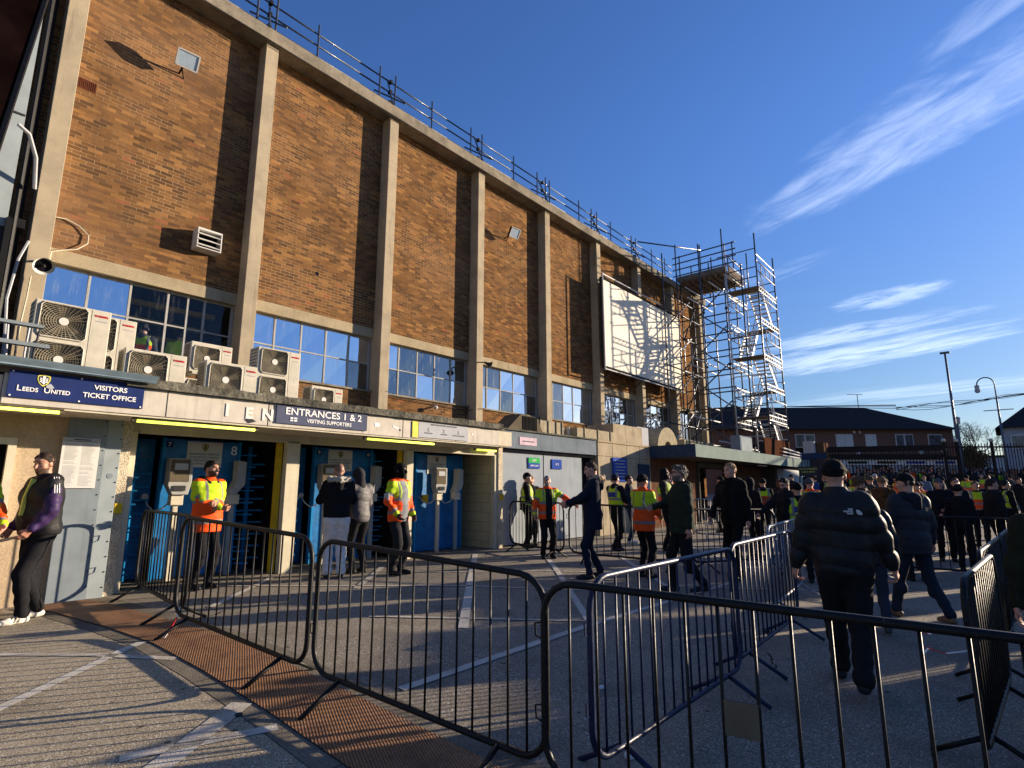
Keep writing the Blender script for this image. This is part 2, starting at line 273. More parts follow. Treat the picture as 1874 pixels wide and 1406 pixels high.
# ------------------------------------------------------------------ object helpers
C = sc.collection
def ret(o, **kw):
    for k, v in kw.items():
        if v is not None: o[k] = v
    return o
def worigin(o):
    v = Vector((0, 0, 0))
    while o: v += o.location; o = o.parent
    return v
def link(name, me, material, parent=None, loc=None):
    o = bpy.data.objects.new(name, me); C.objects.link(o)
    for m_ in (material if isinstance(material, (list, tuple)) else [material]): me.materials.append(m_)
    if parent: o.parent = parent
    elif loc is not None: o.location = loc
    return o
def thing(name, label, cat, loc=(0, 0, 0), group=None):
    o = bpy.data.objects.new(name, None); C.objects.link(o); o.location = loc; o.empty_display_size = .2
    return ret(o, label=label, category=cat, group=group)
class MB:
    """collects shapes in world coordinates; build() makes ONE mesh object relative to its thing"""
    def __init__(s): s.v = []; s.f = []; s.mi = []
    def add(s, vs, fs, mi=0):
        n = len(s.v); s.v += [tuple(p) for p in vs]; s.f += [tuple(i+n for i in q) for q in fs]; s.mi += [mi]*len(fs); return s
    def box(s, x0, x1, y0, y1, z0, z1, mi=0):
        p = [(x, y, z) for x in (x0, x1) for y in (y0, y1) for z in (z0, z1)]
        return s.add(p, [(0, 1, 3, 2), (4, 6, 7, 5), (0, 4, 5, 1), (2, 3, 7, 6), (0, 2, 6, 4), (1, 5, 7, 3)], mi)
    def bar(s, a, b, wdt, t, up=(0, 0, 1), mi=0):
        a, b = Vector(a), Vector(b); d = (b-a).normalized(); sx = d.cross(Vector(up)); sx = (sx if sx.length > 1e-4 else d.cross(Vector((1, 0, 0)))).normalized()*wdt/2; sy = sx.cross(d).normalized()*t/2
        p = [q+i*sx+j*sy for q in (a, b) for i in (-1, 1) for j in (-1, 1)]
        return s.add(p, [(0, 2, 3, 1), (4, 5, 7, 6), (0, 1, 5, 4), (2, 6, 7, 3), (0, 4, 6, 2), (1, 3, 7, 5)], mi)
    def tube(s, pts, r, n=6, closed=False, mi=0, r2=None):
        pts = [Vector(p) for p in pts]; N = len(pts); vs = []; pu = None
        for i, p in enumerate(pts):
            if closed: d = pts[(i+1) % N]-pts[i-1]
            else: d = pts[min(i+1, N-1)]-pts[max(i-1, 0)]
            d.normalize()
            if pu is None: pu = d.orthogonal().normalized()
            pu = (pu-d*pu.dot(d)).normalized(); q = d.cross(pu)
            rr = r if r2 is None else r+(r2-r)*i/(N-1)
            vs += [p+rr*(math.cos(2*math.pi*k/n)*pu+math.sin(2*math.pi*k/n)*q) for k in range(n)]
        fs = [(i*n+k, i*n+(k+1) % n, ((i+1) % N)*n+(k+1) % n, ((i+1) % N)*n+k) for i in range(N if closed else N-1) for k in range(n)]
        if not closed: fs += [tuple(range(n))[::-1], tuple(range((N-1)*n, N*n))]
        return s.add(vs, fs, mi)
    def cyl(s, a, b, r, n=12, mi=0, r2=None): return s.tube([a, b], r, n, mi=mi, r2=r2)
    def prism(s, poly, off, mi=0):
        n = len(poly); off = Vector(off); a = [Vector(p) for p in poly]; vs = a+[p+off for p in a]
        return s.add(vs, [tuple(range(n))[::-1], tuple(range(n, 2*n))]+[(i, (i+1) % n, (i+1) % n+n, i+n) for i in range(n)], mi)
    def ball(s, c, r, n=8, mi=0, sc_=(1, 1, 1)):
        vs = [(c[0]+r*sc_[0]*math.sin(math.pi*i/n)*math.cos(2*math.pi*k/(2*n)), c[1]+r*sc_[1]*math.sin(math.pi*i/n)*math.sin(2*math.pi*k/(2*n)), c[2]+r*sc_[2]*math.cos(math.pi*i/n)) for i in range(n+1) for k in range(2*n)]
        fs = [(i*2*n+k, (i+1)*2*n+k, (i+1)*2*n+(k+1) % (2*n), i*2*n+(k+1) % (2*n)) for i in range(n) for k in range(2*n)]
        return s.add(vs, fs, mi)
    def build(s, name, material, parent=None, loc=None, smooth=False, bevel=0, **kw):
        if parent: o0 = worigin(parent)
        else: o0 = Vector(loc) if loc is not None else Vector((0, 0, 0))
        me = bpy.data.meshes.new(name); me.from_pydata([(p[0]-o0[0], p[1]-o0[1], p[2]-o0[2]) for p in s.v], [], s.f)
        if isinstance(material, (list, tuple)): me.polygons.foreach_set('material_index', s.mi)
        if smooth: me.polygons.foreach_set('use_smooth', [True]*len(me.polygons))
        me.update(); o = link(name, me, material, parent, o0)
        if bevel:
            b = o.modifiers.new('bevel', 'BEVEL'); b.width = bevel; b.segments = 2; b.limit_method = 'ANGLE'
        return ret(o, **kw)
def boxes(name, material, parent, lst, **kw):
    for b in lst: MB().box(*b).build(name, material, parent, **kw)
def lettering(s, size, origin, material, parent, ux=(1, 0, 0), uz=(0, 0, 1), align='CENTER', depth=.003, name='lettering', stretch=1, space=1, bold=0):
    cu = bpy.data.curves.new('t', 'FONT'); cu.body = s; cu.size = size; cu.align_x = align; cu.extrude = depth; cu.resolution_u = 3
    cu.space_character = space; cu.offset = bold
    o = bpy.data.objects.new('t', cu); C.objects.link(o); bpy.context.view_layer.update()
    me = bpy.data.meshes.new_from_object(o.evaluated_get(bpy.context.evaluated_depsgraph_get())); bpy.data.objects.remove(o)
    ux = Vector(ux); uz = Vector(uz); un = ux.cross(uz)
    mt = Matrix((( ux.x*stretch, uz.x, un.x), (ux.y*stretch, uz.y, un.y), (ux.z*stretch, uz.z, un.z)))
    o0 = worigin(parent) if parent else Vector((0, 0, 0)); og = Vector(origin)-o0
    for v in me.vertices: v.co = mt @ v.co + og
    me.materials.clear()
    return link(name, me, material, parent)
def copy_thing(o, loc, rz=0, label=None, scale=None):
    r = o.copy(); C.objects.link(r); r.location = loc; r.rotation_euler = (0, 0, rz)
    if label: r['label'] = label
    def rec(a, b):
        for ch in a.children:
            c = ch.copy(); C.objects.link(c); c.parent = b; rec(ch, c)
    rec(o, r); return r
def sheet(poly_pts, name, material, lift=.009, **kw):
    """flat marking laid on the sloping ground, cut where the slope changes"""
    import bmesh
    bm = bmesh.new(); bm.faces.new([bm.verts.new((p[0], p[1], 0)) for p in poly_pts])
    for (co, no) in [((0, 1, 0), (0, 1, 0)), ((0, 6, 0), (0, 1, 0)), ((14, 0, 0), (1, 0, 0)), ((22, 0, 0), (1, 0, 0))]:
        bmesh.ops.bisect_plane(bm, geom=bm.verts[:]+bm.edges[:]+bm.faces[:], plane_co=co, plane_no=no)
    for v in bm.verts: v.co.z = zg(v.co.x, v.co.y)+lift
    bmesh.ops.recalc_face_normals(bm, faces=bm.faces[:])
    for f in bm.faces:
        if f.normal.z < 0: f.normal_flip()
    me = bpy.data.meshes.new(name); bm.to_mesh(me); bm.free()
    o = link(name, me, material); return ret(o, **kw)
# ------------------------------------------------------------------ ground
def ground():
    xs = sorted(set([-300, -60, -20, -5, 0, 5, 10, 14, 18, 22, 31, 40, 50, 60, 100, 200, 900])); ys = sorted(set([-600, -100, -30, -10, -3, 1, 3, 6, 9, 12, 30, 100, 600]))
    vs = [(x, y, zg(x, y)) for x in xs for y in ys]; n = len(ys)
    fs = [(i*n+j, (i+1)*n+j, (i+1)*n+j+1, i*n+j+1) for i in range(len(xs)-1) for j in range(n-1)]
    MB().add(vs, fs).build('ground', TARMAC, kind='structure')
ground()
def strip(pts, wd, name='road_marking', material=None, **kw):
    L, Rr = [], []
    for i, p in enumerate(pts):
        a = Vector(pts[max(i-1, 0)]); b = Vector(pts[min(i+1, len(pts)-1)]); d = (b-a).normalized(); nrm = Vector((-d.y, d.x))*wd/2
        L.append(Vector(p)+nrm); Rr.append(Vector(p)-nrm)
    return sheet([(v.x, v.y) for v in Rr]+[(v.x, v.y) for v in reversed(L)], name, material or PAINT, kind='structure', **kw)
for a, b, wd, mt in [((.2, 4.6), (1.96, 6.14), .085, PAINT), ((.4, 7.35), (1.45, 6.11), .08, PAINT2), ((1.45, 6.11), (2.0, 5.45), .08, PAINT2), ((.9, 3.35), (2.0, 4.2), .15, PAINT2), ((1.2, 3.92), (2.0, 3.69), .09, PAINT2),
        ((3.01, 7.3), (4.57, 8.93), .09, PAINT), ((3.3, 9.2), (7.22, 4.68), .06, PAINT), ((4.86, 7.07), (6.48, 8.65), .1, PAINT2), ((4.46, 4.52), (8.98, 8.77), .11, PAINT), ((9.25, 7.01), (5.64, 3.69), .09, PAINT),
        ((2.95, 3.65), (5.64, 3.69), .09, PAINT), ((5.64, 3.69), (9.75, 3.55), .08, PAINT), ((4.0, 5.55), (5.92, 3.62), .06, PAINT2), ((6.3, 7.8), (8.53, 5.51), .05, PAINT), ((10.5, 6.11), (8.17, 3.87), .08, PAINT), ((8.4, 4.1), (10.5, 2.0), .06, PAINT2), ((11, 3.5), (13.8, 6.2), .08, PAINT), ((14.2, 3), (19, 3.2), .09, PAINT), ((9.4, 7.6), (13.5, 7.7), .08, PAINT2)]:
    strip([a, b], wd, material=mt if b[0] > 2.3 or a[0] > 2.3 else (PAINT3 if mt is PAINT else PAINT4))
# drain: concrete edging, rusty grating, kerb strip
dl = [(1.55, 8.95), (1.72, 8.34), (1.92, 6.9), (2.0, 6.0), (2.05, 5), (2.06, 4), (2.04, 3.1), (2.0, 1.2), (1.95, -2)]
dr = [(2.2, 8.95), (2.28, 8.34), (2.43, 6.9), (2.52, 6.0), (2.6, 5), (2.63, 4.1), (2.64, 3.1), (2.64, 1.2), (2.62, -2)]
def band(l, r, name, material, lift, ):
    for i in range(len(l)-1):
        sheet([l[i], l[i+1], r[i+1], r[i]], name, material, lift, kind='structure')
band(dl, dr, 'drain_cover', GRATE, .014)
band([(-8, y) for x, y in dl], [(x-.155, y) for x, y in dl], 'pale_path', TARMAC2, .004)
band([(x-.15, y) for x, y in dl], [(x-.004, y) for x, y in dl], 'kerb_strip', KERB, .006)
band([(x+.004, y) for x, y in dr], [(x+.19, y) for x, y in dr], 'kerb_strip', KERB, .007)
for i in range(0, 8): strip([(2.0-.16+.02*i*0+np.interp(8.4-i*.9, [0, 5, 9], [0, .05, -.3]), 8.4-i*.9), (2.06+np.interp(8.4-i*.9, [0, 5, 9], [0, .05, -.3])-.06, 8.4-i*.9+.01)], .008, 'kerb_strip', M['ink'], lift=.009)

# ------------------------------------------------------------------ the stand: brick facade with concrete pillars
YW, YP, ZT = 12.5, 12.15, 12.0
stand = thing('stadium_stand', 'long brick football stand with tan concrete pillars and a strip of windows', 'building', (0, 0, 0))
def RX(k): return 1.75+3.65*(k-1)
for k in range(1, 10):
    MB().box(RX(k)-.30, RX(k), YP, YW+.1, 2.9, ZT).build('pillar', CONC, stand, bevel=.008)
MB().box(.3, 31.4, 12.03, 12.75, ZT, ZT+.32).build('roof_edge', CONC2, stand, bevel=.01)
MB().box(.3, 31.4, 12.75, 26, ZT+.05, ZT+.25).box(.3, 31.1, 12.06, 12.74, ZT+.32, ZT+.35).build('roof', CONC2, stand)
MB().box(.4, RX(1)-.30, YW, YW+.3, 2.9, ZT).build('brick_wall', BRICK, stand)
gl_pick = {1: 'AACDDD', 2: 'AAAAAB', 3: 'ABBBBB', 4: 'BBABAB', 5: 'BBABBB', 6: 'BABABA', 7: 'ABABAB', 8: 'ABABAB'}
for k in range(1, 9):
    x0, x1 = RX(k), RX(k+1)-.30
    MB().box(x0, x1, YW, YW+.3, 5.73, ZT).build('brick_wall', BRICK, stand)
    MB().box(x0, x1, YW-.01, YW+.31, 5.47, 5.727).build('lintel', LINT, stand)
    MB().box(x0, x1, YW, YW+.3, 2.5, 3.97).build('brick_wall', BRICK, stand)
    MB().box(x0, x1, YW-.045, YW+.2, 3.973, 4.02).build('sill', CONC2, stand)
    wf = MB(); ms = [x0+.02]
    mull = [x0+.02, x0+.68, x0+1.35, x0+2.02, x0+2.69, x1-.02] if k != 1 else [x0+.02, x0+.70, x0+1.37, x0+2.04, x0+2.42, x0+2.75, x1-.02]
    for i, mx in enumerate(mull):
        t = .02 if i not in (0, len(mull)-1) else .028
        wf.box(mx-t, mx+t, YW+.12, YW+.17, 4.02, 5.47)
    for (a, b) in zip(mull[:-1], mull[1:]):
        for z in (4.035, 4.755, 5.445): wf.box(a+.02, b-.02, YW+.123, YW+.167, z-.015, z+.015)
    W = wf.build('window', M['window_frame'], stand)
    pk = gl_pick[k]
    for i, (a, b) in enumerate(zip(mull[:-1], mull[1:])):
        for j, (z0, z1) in enumerate(((4.05, 4.74), (4.77, 5.43))):
            q = MB(); tl = rng.uniform(-.008, .008, 3); y = YW+.145
            q.add([(a+.02, y+tl[0], z0), (b-.02, y-tl[0]+tl[1], z0), (b-.02, y-tl[0]-tl[1], z1), (a+.02, y+tl[0]-tl[2], z1)], [(0, 1, 2, 3)])
            c = pk[min(i, 5)] if k != 3 else ('ABBBB'[i] if j else 'BBABA'[i])
            if k in (4, 5, 6, 7, 8): c = 'AB'[int(rng.integers(0, 2))] if (i+j) % 3 else 'A'
            if k == 2: c = 'A' if not (i == 4 and j == 0) else 'B'
            q.build('pane', {'A': GLASS, 'B': GLASS2, 'C': GLASS3, 'D': GLASS3}[c], W)
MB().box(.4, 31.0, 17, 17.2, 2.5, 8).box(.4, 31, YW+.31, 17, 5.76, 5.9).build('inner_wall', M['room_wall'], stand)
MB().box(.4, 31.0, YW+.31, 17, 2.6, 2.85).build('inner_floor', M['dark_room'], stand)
MB().box(30.96, 31.26, YW+.1, 26, 0, ZT).build('end_wall', BRICK, stand)
MB().box(.4, 30.9, 25.7, 26, 0, ZT).build('rear_wall', BRICK, stand)
b_ = MB()
for i, z in enumerate((5.35, 5.1, 4.86)):  b_.box(3.2+.1*i, 5.1, 13.6+.5*i, 13.75+.5*i, z, z+.1)
b_.build('inner_beam', M['yellow_paint'], stand)
MB().tube([(0.3, 12.0, 12.0)]+[(1.44+i*.9, 12.035+.02*math.sin(i), 11.99-.012*(i % 3)) for i in range(33)], .012, 5).build('drip_edge', M['ink'], stand)
for (x, z, wx) in ((1.8, 9.0, .3), (12.83, 9.32, .1), (23.3, 8.4, .3)):
    a = MB().box(x, x+wx, YW-.006, YW+.05, z, z+.22)
    for i in range(int(wx/.03)): a.box(x+.01+i*.03, x+.02+i*.03, YW-.014, YW-.006, z+.02, z+.2)
    a.build('air_brick', M['rust_red'], stand)
MB().cyl((6.99, YW-.004, 6.78), (6.99, YW+.02, 6.78), .05, 10).build('pipe_hole', M['dark_room'], stand)
# cables and pipes on the facade
MB().tube([(1.5, 12.1, 3.6), (1.51, 12.1, 4.2), (1.53, 12.1, 4.6), (1.54, 12.1, 5.0)], .012, 5).tube([(1.78, 12.38, 5.3), (1.8, 12.4, 5.62), (1.95, 12.42, 5.7), (2.15, 12.42, 5.78), (2.3, 12.44, 5.95), (2.3, 12.45, 6.12), (2.15, 12.46, 6.25), (1.95, 12.47, 6.32), (1.8, 12.47, 6.3)], .012, 5).build('white_cable', M['cream_trim'], stand)
MB().tube([(12.78, 12.4, 3.2), (12.8, 12.42, 4.2), (12.83, 12.44, 5.2), (12.8, 12.44, 5.6), (12.9, 12.44, 5.9), (12.82, 12.44, 6.1)], .014, 5).tube([(9.0, 12.13, 4.0), (9.2, 12.44, 3.95), (10.5, 12.45, 3.9), (12.3, 12.45, 3.86), (12.5, 12.13, 3.9), (12.75, 12.13, 3.93)], .01, 5).build('black_cable', M['ink'], stand)

def floodlight(x, z, lab, s=1):
    t = thing('floodlight', lab, 'floodlight', (x, 12.1, z), 'floodlights on the brick wall')
    n = Vector((-.08, -.86, -.5)).normalized(); u = n.cross(Vector((0, 0, 1))).normalized(); v = u.cross(n)
    c = Vector((x, 12.0, z))
    def quad(w_, h_, d0, d1, mb):
        p = [c+u*a*w_/2+v*b*h_/2+n*d for d in (d0, d1) for a, b in ((-1, -1), (1, -1), (1, 1), (-1, 1))]
        return mb.add(p, [(3, 2, 1, 0), (4, 5, 6, 7), (0, 1, 5, 4), (1, 2, 6, 5), (2, 3, 7, 6), (3, 0, 4, 7)])
    quad(.42*s, .34*s, -.12, 0, MB()).build('housing', M['black_paint'], t, bevel=.02)
    rim = MB()
    for a, b, cc, d in ((-1, -1, 1, -1), (1, -1, 1, 1), (1, 1, -1, 1), (-1, 1, -1, -1)):
        rim.bar(c+u*a*.20*s+v*b*.16*s+n*.005, c+u*cc*.20*s+v*d*.16*s+n*.005, .03, .02, up=n)
    rim.build('rim', M['white_paint'], t); quad(.36*s, .28*s, .001, .004, MB()).build('lens', M['lamp_glass'], t)
    MB().bar(c-n*.1, (x, 12.5, z-.05), .03, .03).bar(c-n*.1+u*.12, (x+.1, 12.5, z-.12), .02, .02).build('bracket', M['black_paint'], t)
floodlight(3.45, 10.35, 'square floodlight high on the nearest brick bay casting a long shadow', 1.0)
floodlight(14.1, 10.3, 'square floodlight on the fourth brick bay beyond the vent')
t = thing('wall_vent', 'white louvred vent box low on the nearest brick bay', 'vent', (4.3, 12.4, 6.5))
v = MB().box(4.07, 4.56, 12.2, 12.5, 6.84, 6.88).box(4.07, 4.56, 12.2, 12.5, 6.44, 6.46).box(4.07, 4.09, 12.2, 12.5, 6.46, 6.84).box(4.54, 4.56, 12.2, 12.5, 6.46, 6.84)
v.build('casing', M['white_paint'], t)
MB().box(4.09, 4.54, 12.42, 12.5, 6.46, 6.84).build('recess', M['dark_room'], t)
for i in range(3):
    z = 6.5+i*.12; MB().add([(4.09, 12.18, z), (4.54, 12.18, z), (4.54, 12.3, z+.07), (4.09, 12.3, z+.07), (4.09, 12.19, z-.012), (4.54, 12.19, z-.012), (4.54, 12.31, z+.058), (4.09, 12.31, z+.058)], [(0, 1, 2, 3), (7, 6, 5, 4), (0, 4, 5, 1), (2, 6, 7, 3), (0, 3, 7, 4), (1, 5, 6, 2)]).build('louvre', M['white_paint'], t)

def horn(x, y, z, d, lab, s=1, colr='white_paint'):
    t = thing('horn_speaker', lab, 'loudspeaker', (x, y, z), 'horn loudspeakers on the pillars'); d = Vector(d).normalized(); p = Vector((x, y, z))
    pts = [(0, .04), (.08, .05), (.12, .05), (.2, .085), (.26, .13), (.28, .15)]
    m_ = MB(); n = 20; u = d.orthogonal().normalized(); q = d.cross(u); vs = []
    for (l, r) in pts: vs += [p+d*l*s+(u*math.cos(2*math.pi*k/n)+q*math.sin(2*math.pi*k/n))*r*s for k in range(n)]
    m_.add(vs, [(i*n+k, i*n+(k+1) % n, (i+1)*n+(k+1) % n, (i+1)*n+k) for i in range(len(pts)-1) for k in range(n)]+[tuple(range(n))]); m_.build('horn_bell', M[colr], t, smooth=True)
    m2 = MB().add([p+d*.24*s+(u*math.cos(2*math.pi*k/n)+q*math.sin(2*math.pi*k/n))*.118*s for k in range(n)], [tuple(range(n))]); m2.build('horn_mouth', M['dark_room'], t)
    MB().ball(p+d*.27*s, .03*s, 6).build('horn_cone', M['ac_dark'], t, smooth=True)
    MB().bar(p, p+Vector((-.05, .25, .03)), .03, .03).build('bracket', M['ink'], t)
horn(1.62, 11.95, 5.27, (.05, -.75, -.55), 'white horn loudspeaker on the first pillar above the cooling units')
horn(12.5, 11.9, 5.35, (.4, -.6, -.35), 'small black horn loudspeaker on the fourth pillar beside the windows', .8, 'ink')
horn(27.0, 11.9, 5.3, (-.2, -.8, -.3), 'far black horn loudspeaker below the white hoarding', .9, 'ink')
cc = thing('security_camera', 'small white security camera under the third bay of windows', 'camera', (10.9, 12.4, 3.8))
MB().cyl((10.95, 12.5, 3.83), (10.9, 12.35, 3.8), .02, 8).build('bracket', M['white_paint'], cc); MB().ball((10.88, 12.3, 3.78), .06, 8).build('dome', M['white_paint'], cc, smooth=True)

# roof handrail of scaffold tube
hr = thing('roof_handrail', 'scaffold tube handrail with three rails running along the stand roof', 'handrail', (0, 12.3, 12.3))
YR = 12.38
for (z) in (12.62, 12.96, 13.3):
    for i in range(8):
        x0 = 1.2+3.3*i; MB().cyl((x0, YR, z), (x0+3.35, YR, z+.01), .026, 6).build('rail', M['scaffold_steel'], hr, smooth=True)
for i, x in enumerate([1.0, 2.9, 4.89, 6.49, 8.45, 10.44, 12.18, 14.41, 15.81, 16.6, 18.67, 19.65, 21.26, 23.2, 25.29, 26.79]):
    MB().cyl((x, YR-.05, 12.33), (x, YR-.05, 13.55), .026, 6).build('post', M['scaffold_steel'], hr)
for i, x in enumerate([5.2, 8.85, 12.58, 16.2, 19.95, 23.5, 1.6]):
    MB().cyl((x-.12, YR-.35, 12.33), (x+.1, YR+.3, 13.62), .026, 6).cyl((x+.25, YR-.45, 12.5), (x-.35, YR+.3, 13.0), .024, 6).cyl((x+.16, YR-.02, 12.33), (x+.18, YR-.02, 13.6), .026, 6).build('brace', M['scaffold_steel'], hr)
    for z in (12.62, 12.96, 13.3): MB().box(x-.04, x+.04, YR-.07, YR+.05, z-.045, z+.045).build('coupler', M['black_paint'], hr)

# ------------------------------------------------------------------ entrance block with turnstiles
ent = thing('entrance_block', 'low cream concrete entrance block with blue turnstile doors under the stand', 'building', (0, 0, 0))
ZC = 2.45
MB().box(.975, 9.20, 8.30, 8.5, 2.385, 2.73).build('fascia', M['cream_paint'], ent, bevel=.006)
MB().box(-3, .97, 8.33, 8.5, 2.44, 2.705).build('fascia', M['cream_paint'], ent, bevel=.006)
# lumpy coping and flat roof
cv = []; n = 60; cf = []
for i in range(n+1):
    x = 2.13+(9.26-2.13)*i/n; j = [.012*math.sin(i*1.3)+.01*rng.standard_normal() for _ in range(3)]
    cv += [(x, 8.23+j[0]*.5, 2.735), (x, 8.22+j[1]*.6, 2.85+j[0]*.5), (x, 8.6, 2.86+j[2]*.5), (x, 8.6, 2.735)]
for i in range(n):
    for k in range(4): cf.append((i*4+k, i*4+(k+1) % 4, (i+1)*4+(k+1) % 4, (i+1)*4+k))
cf += [(3, 2, 1, 0), (n*4, n*4+1, n*4+2, n*4+3)]
MB().add(cv, cf).build('coping', MOSS, ent)
MB().box(-3, 9.2, 8.6, 9.18, 2.6, 2.84).build('flat_roof', MOSS, ent)
MB().box(9.0, 10.38, 8.95, 9.18, 2.46, 2.80).build('end_beam', M['cream_trim'], ent)
MB().box(-3, 10.40, 9.2, 12.4, 2.80, 2.93).build('flat_roof', MOSS, ent)
MB().box(-3, 2.12, 8.28, 8.5, 2.735, 2.80).build('coping', M['lampbody'], ent)
MB().add([(-3, 8.2, 2.83), (-3, 8.12, 2.925), (2.43, 8.12, 2.865), (2.43, 8.2, 2.79), (-3, 8.16, 2.83), (-3, 8.08, 2.93), (2.43, 8.08, 2.87), (2.43, 8.16, 2.785)], [(3, 2, 1, 0), (4, 5, 6, 7), (0, 1, 5, 4), (1, 2, 6, 5), (2, 3, 7, 6), (3, 0, 4, 7)]).box(-3, 2.4, 8.14, 8.32, 2.802, 2.825).build('gutter', M['gutter_blue'], ent)
MB().box(2.49, 10.38, 9.27, 9.45, 2.264, 2.46).build('head_beam', M['cream_trim'], ent)
MB().box(-3, 9.2, 8.32, 9.3, 2.36, 2.384).box(9.21, 10.3, 8.97, 9.3, 2.44, 2.458).build('soffit', M['cream_trim'], ent)
MB().box(2.62, 10.1, 9.25, 9.40, 2.235, 2.262).build('shutter_rail', M['cream_trim'], ent)
for (a, b) in ((2.49, 2.60), (4.84, 5.08), (7.44, 7.61), (10.1, 10.21)):
    MB().box(a, b, 9.25, 9.38, 0.02, 2.26).build('post', M['cream_trim'], ent, bevel=.006)
MB().box(10.21, 10.36, 9.22, 9.5, 0, 2.46).build('pier', PEB, ent); MB().box(2.362, 2.488, 9.1, 9.4, 0, 2.36).build('pier', PEB, ent)
for (a, b) in ((4.745, 4.835), (7.35, 7.435)): MB().box(a, b, 9.40, 9.47, .03, 2.235).build('yellow_jamb', M['yellow_paint'], ent)
for (x, z) in ((2.37, 1.13), (10.26, 1.2)): MB().box(x, x+.09, 9.05+.12*(x > 5), 9.098+.12*(x > 5), z, z+.13).build('yellow_block', M['yellow_paint'], ent)
MB().box(8.47, 8.62, 9.93, 9.97, 1.15, 1.32).build('yellow_block', M['yellow_paint'], ent)
# office wall and metal-clad column at the left end
MB().box(-3, .96, 9.1, 9.3, 0, 2.45).box(.96, 1.22, 9.1, 9.3, 2.06, 2.45).box(1.22, 1.8, 9.1, 9.3, 0, 2.45).box(.96, 1.22, 9.1, 9.3, 0, 1.0).build('office_wall', RENDERW, ent)
MB().box(.9, 1.28, 9.05, 9.1, 1.98, 2.06).box(1.2, 1.28, 9.05, 9.1, .98, 1.98).build('hatch_frame', M['cream_trim'], ent)
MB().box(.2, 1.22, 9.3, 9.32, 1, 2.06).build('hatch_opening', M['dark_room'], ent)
MB().box(.2, 1.24, 8.72, 9.098, 1.0, 1.25).build('hatch_counter', M['cream_trim'], ent, bevel=.01)
MB().box(1.76, 2.17, 9.02, 9.28, .02, 2.36).build('metal_column', M['zinc'], ent, bevel=.004)
MB().box(2.175, 2.36, 9.04, 9.28, .02, 2.36).build('metal_trim', M['zinc_pale'], ent, bevel=.004)
rv = MB()
for z in np.linspace(.2, 2.35, 12): rv.ball((2.34, 9.038, z*.98), .01, 4).ball((2.15, 9.018, z*.98+.03), .009, 4)
rv.build('rivet', M['ink'], ent)
MB().cyl((2.27, 9.036, 1.62), (2.27, 9.043, 1.62), .035, 16).build('round_plate', M['zinc'], ent)
# openings
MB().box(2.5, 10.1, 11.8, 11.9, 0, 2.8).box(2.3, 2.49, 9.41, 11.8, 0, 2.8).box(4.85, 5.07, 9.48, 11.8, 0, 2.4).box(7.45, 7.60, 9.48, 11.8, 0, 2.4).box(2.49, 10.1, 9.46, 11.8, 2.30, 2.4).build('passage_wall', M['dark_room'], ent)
MB().box(10.1, 10.3, 9.39, 11.9, 0, 2.3).build('block_wall', BLOCK, ent)
MB().box(2.5, 10.1, 9.3, 10.0, .07, .078).build('threshold', KERB, ent)
def booth(x0, x1, y, nums, first):
    d = MB().box(x0+.04, x1-.04, y, y+.06, .09, 2.24).build('turnstile_door', M['door_blue'], ent, bevel=.004)
    boxes('door_jamb', M['bright_blue'], ent, [(x0, x0+.035, y-.03, y+.07, .08, 2.25), (x1-.035, x1, y-.03, y+.07, .08, 2.25)])
    MB().box(x0-.28, x0-.004, y+.3, y+1.4, .09, 2.24).build('booth_side', M['door_blue'], ent)
    return d
booth(3.16, 4.38, 10.0, (7, 8), True); booth(5.78, 7.12, 10.0, (9, 10), False); booth(8.28, 9.72, 10.0, (), False)
# rotor turnstiles: curved rungs on a centre post
for (x, y) in ((2.86, 10.15), (4.62, 10.15), (5.42, 10.15), (7.3, 10.2), (7.95, 10.15)):
    T = MB().cyl((x, y, .09), (x, y, 2.2), .04, 10).build('turnstile_post', M['bright_blue'], ent, smooth=True)
    for i in range(9):
        r_ = MB(); z = .28+i*.2
        for a in (0, 2.1, 4.2): r_.tube([(x, y, z), (x+.16*math.cos(a+x), y-.16*math.sin(a+x), z), (x+.27*math.cos(a+x+.25), y-.27*math.sin(a+x+.25), z)], .016, 5)
        r_.build('rung', M['bright_blue'], T)
    h_ = MB()
    for i in range(10): h_.tube([(x-.26, y-.02, .22+i*.2), (x-.18, y-.25, .22+i*.2), (x-.02, y-.3, .22+i*.2)], .013, 5)
    h_.cyl((x-.26, y-.02, .09), (x-.26, y-.02, 2.2), .022, 6).build('rung_guard', M['bright_blue'], T)
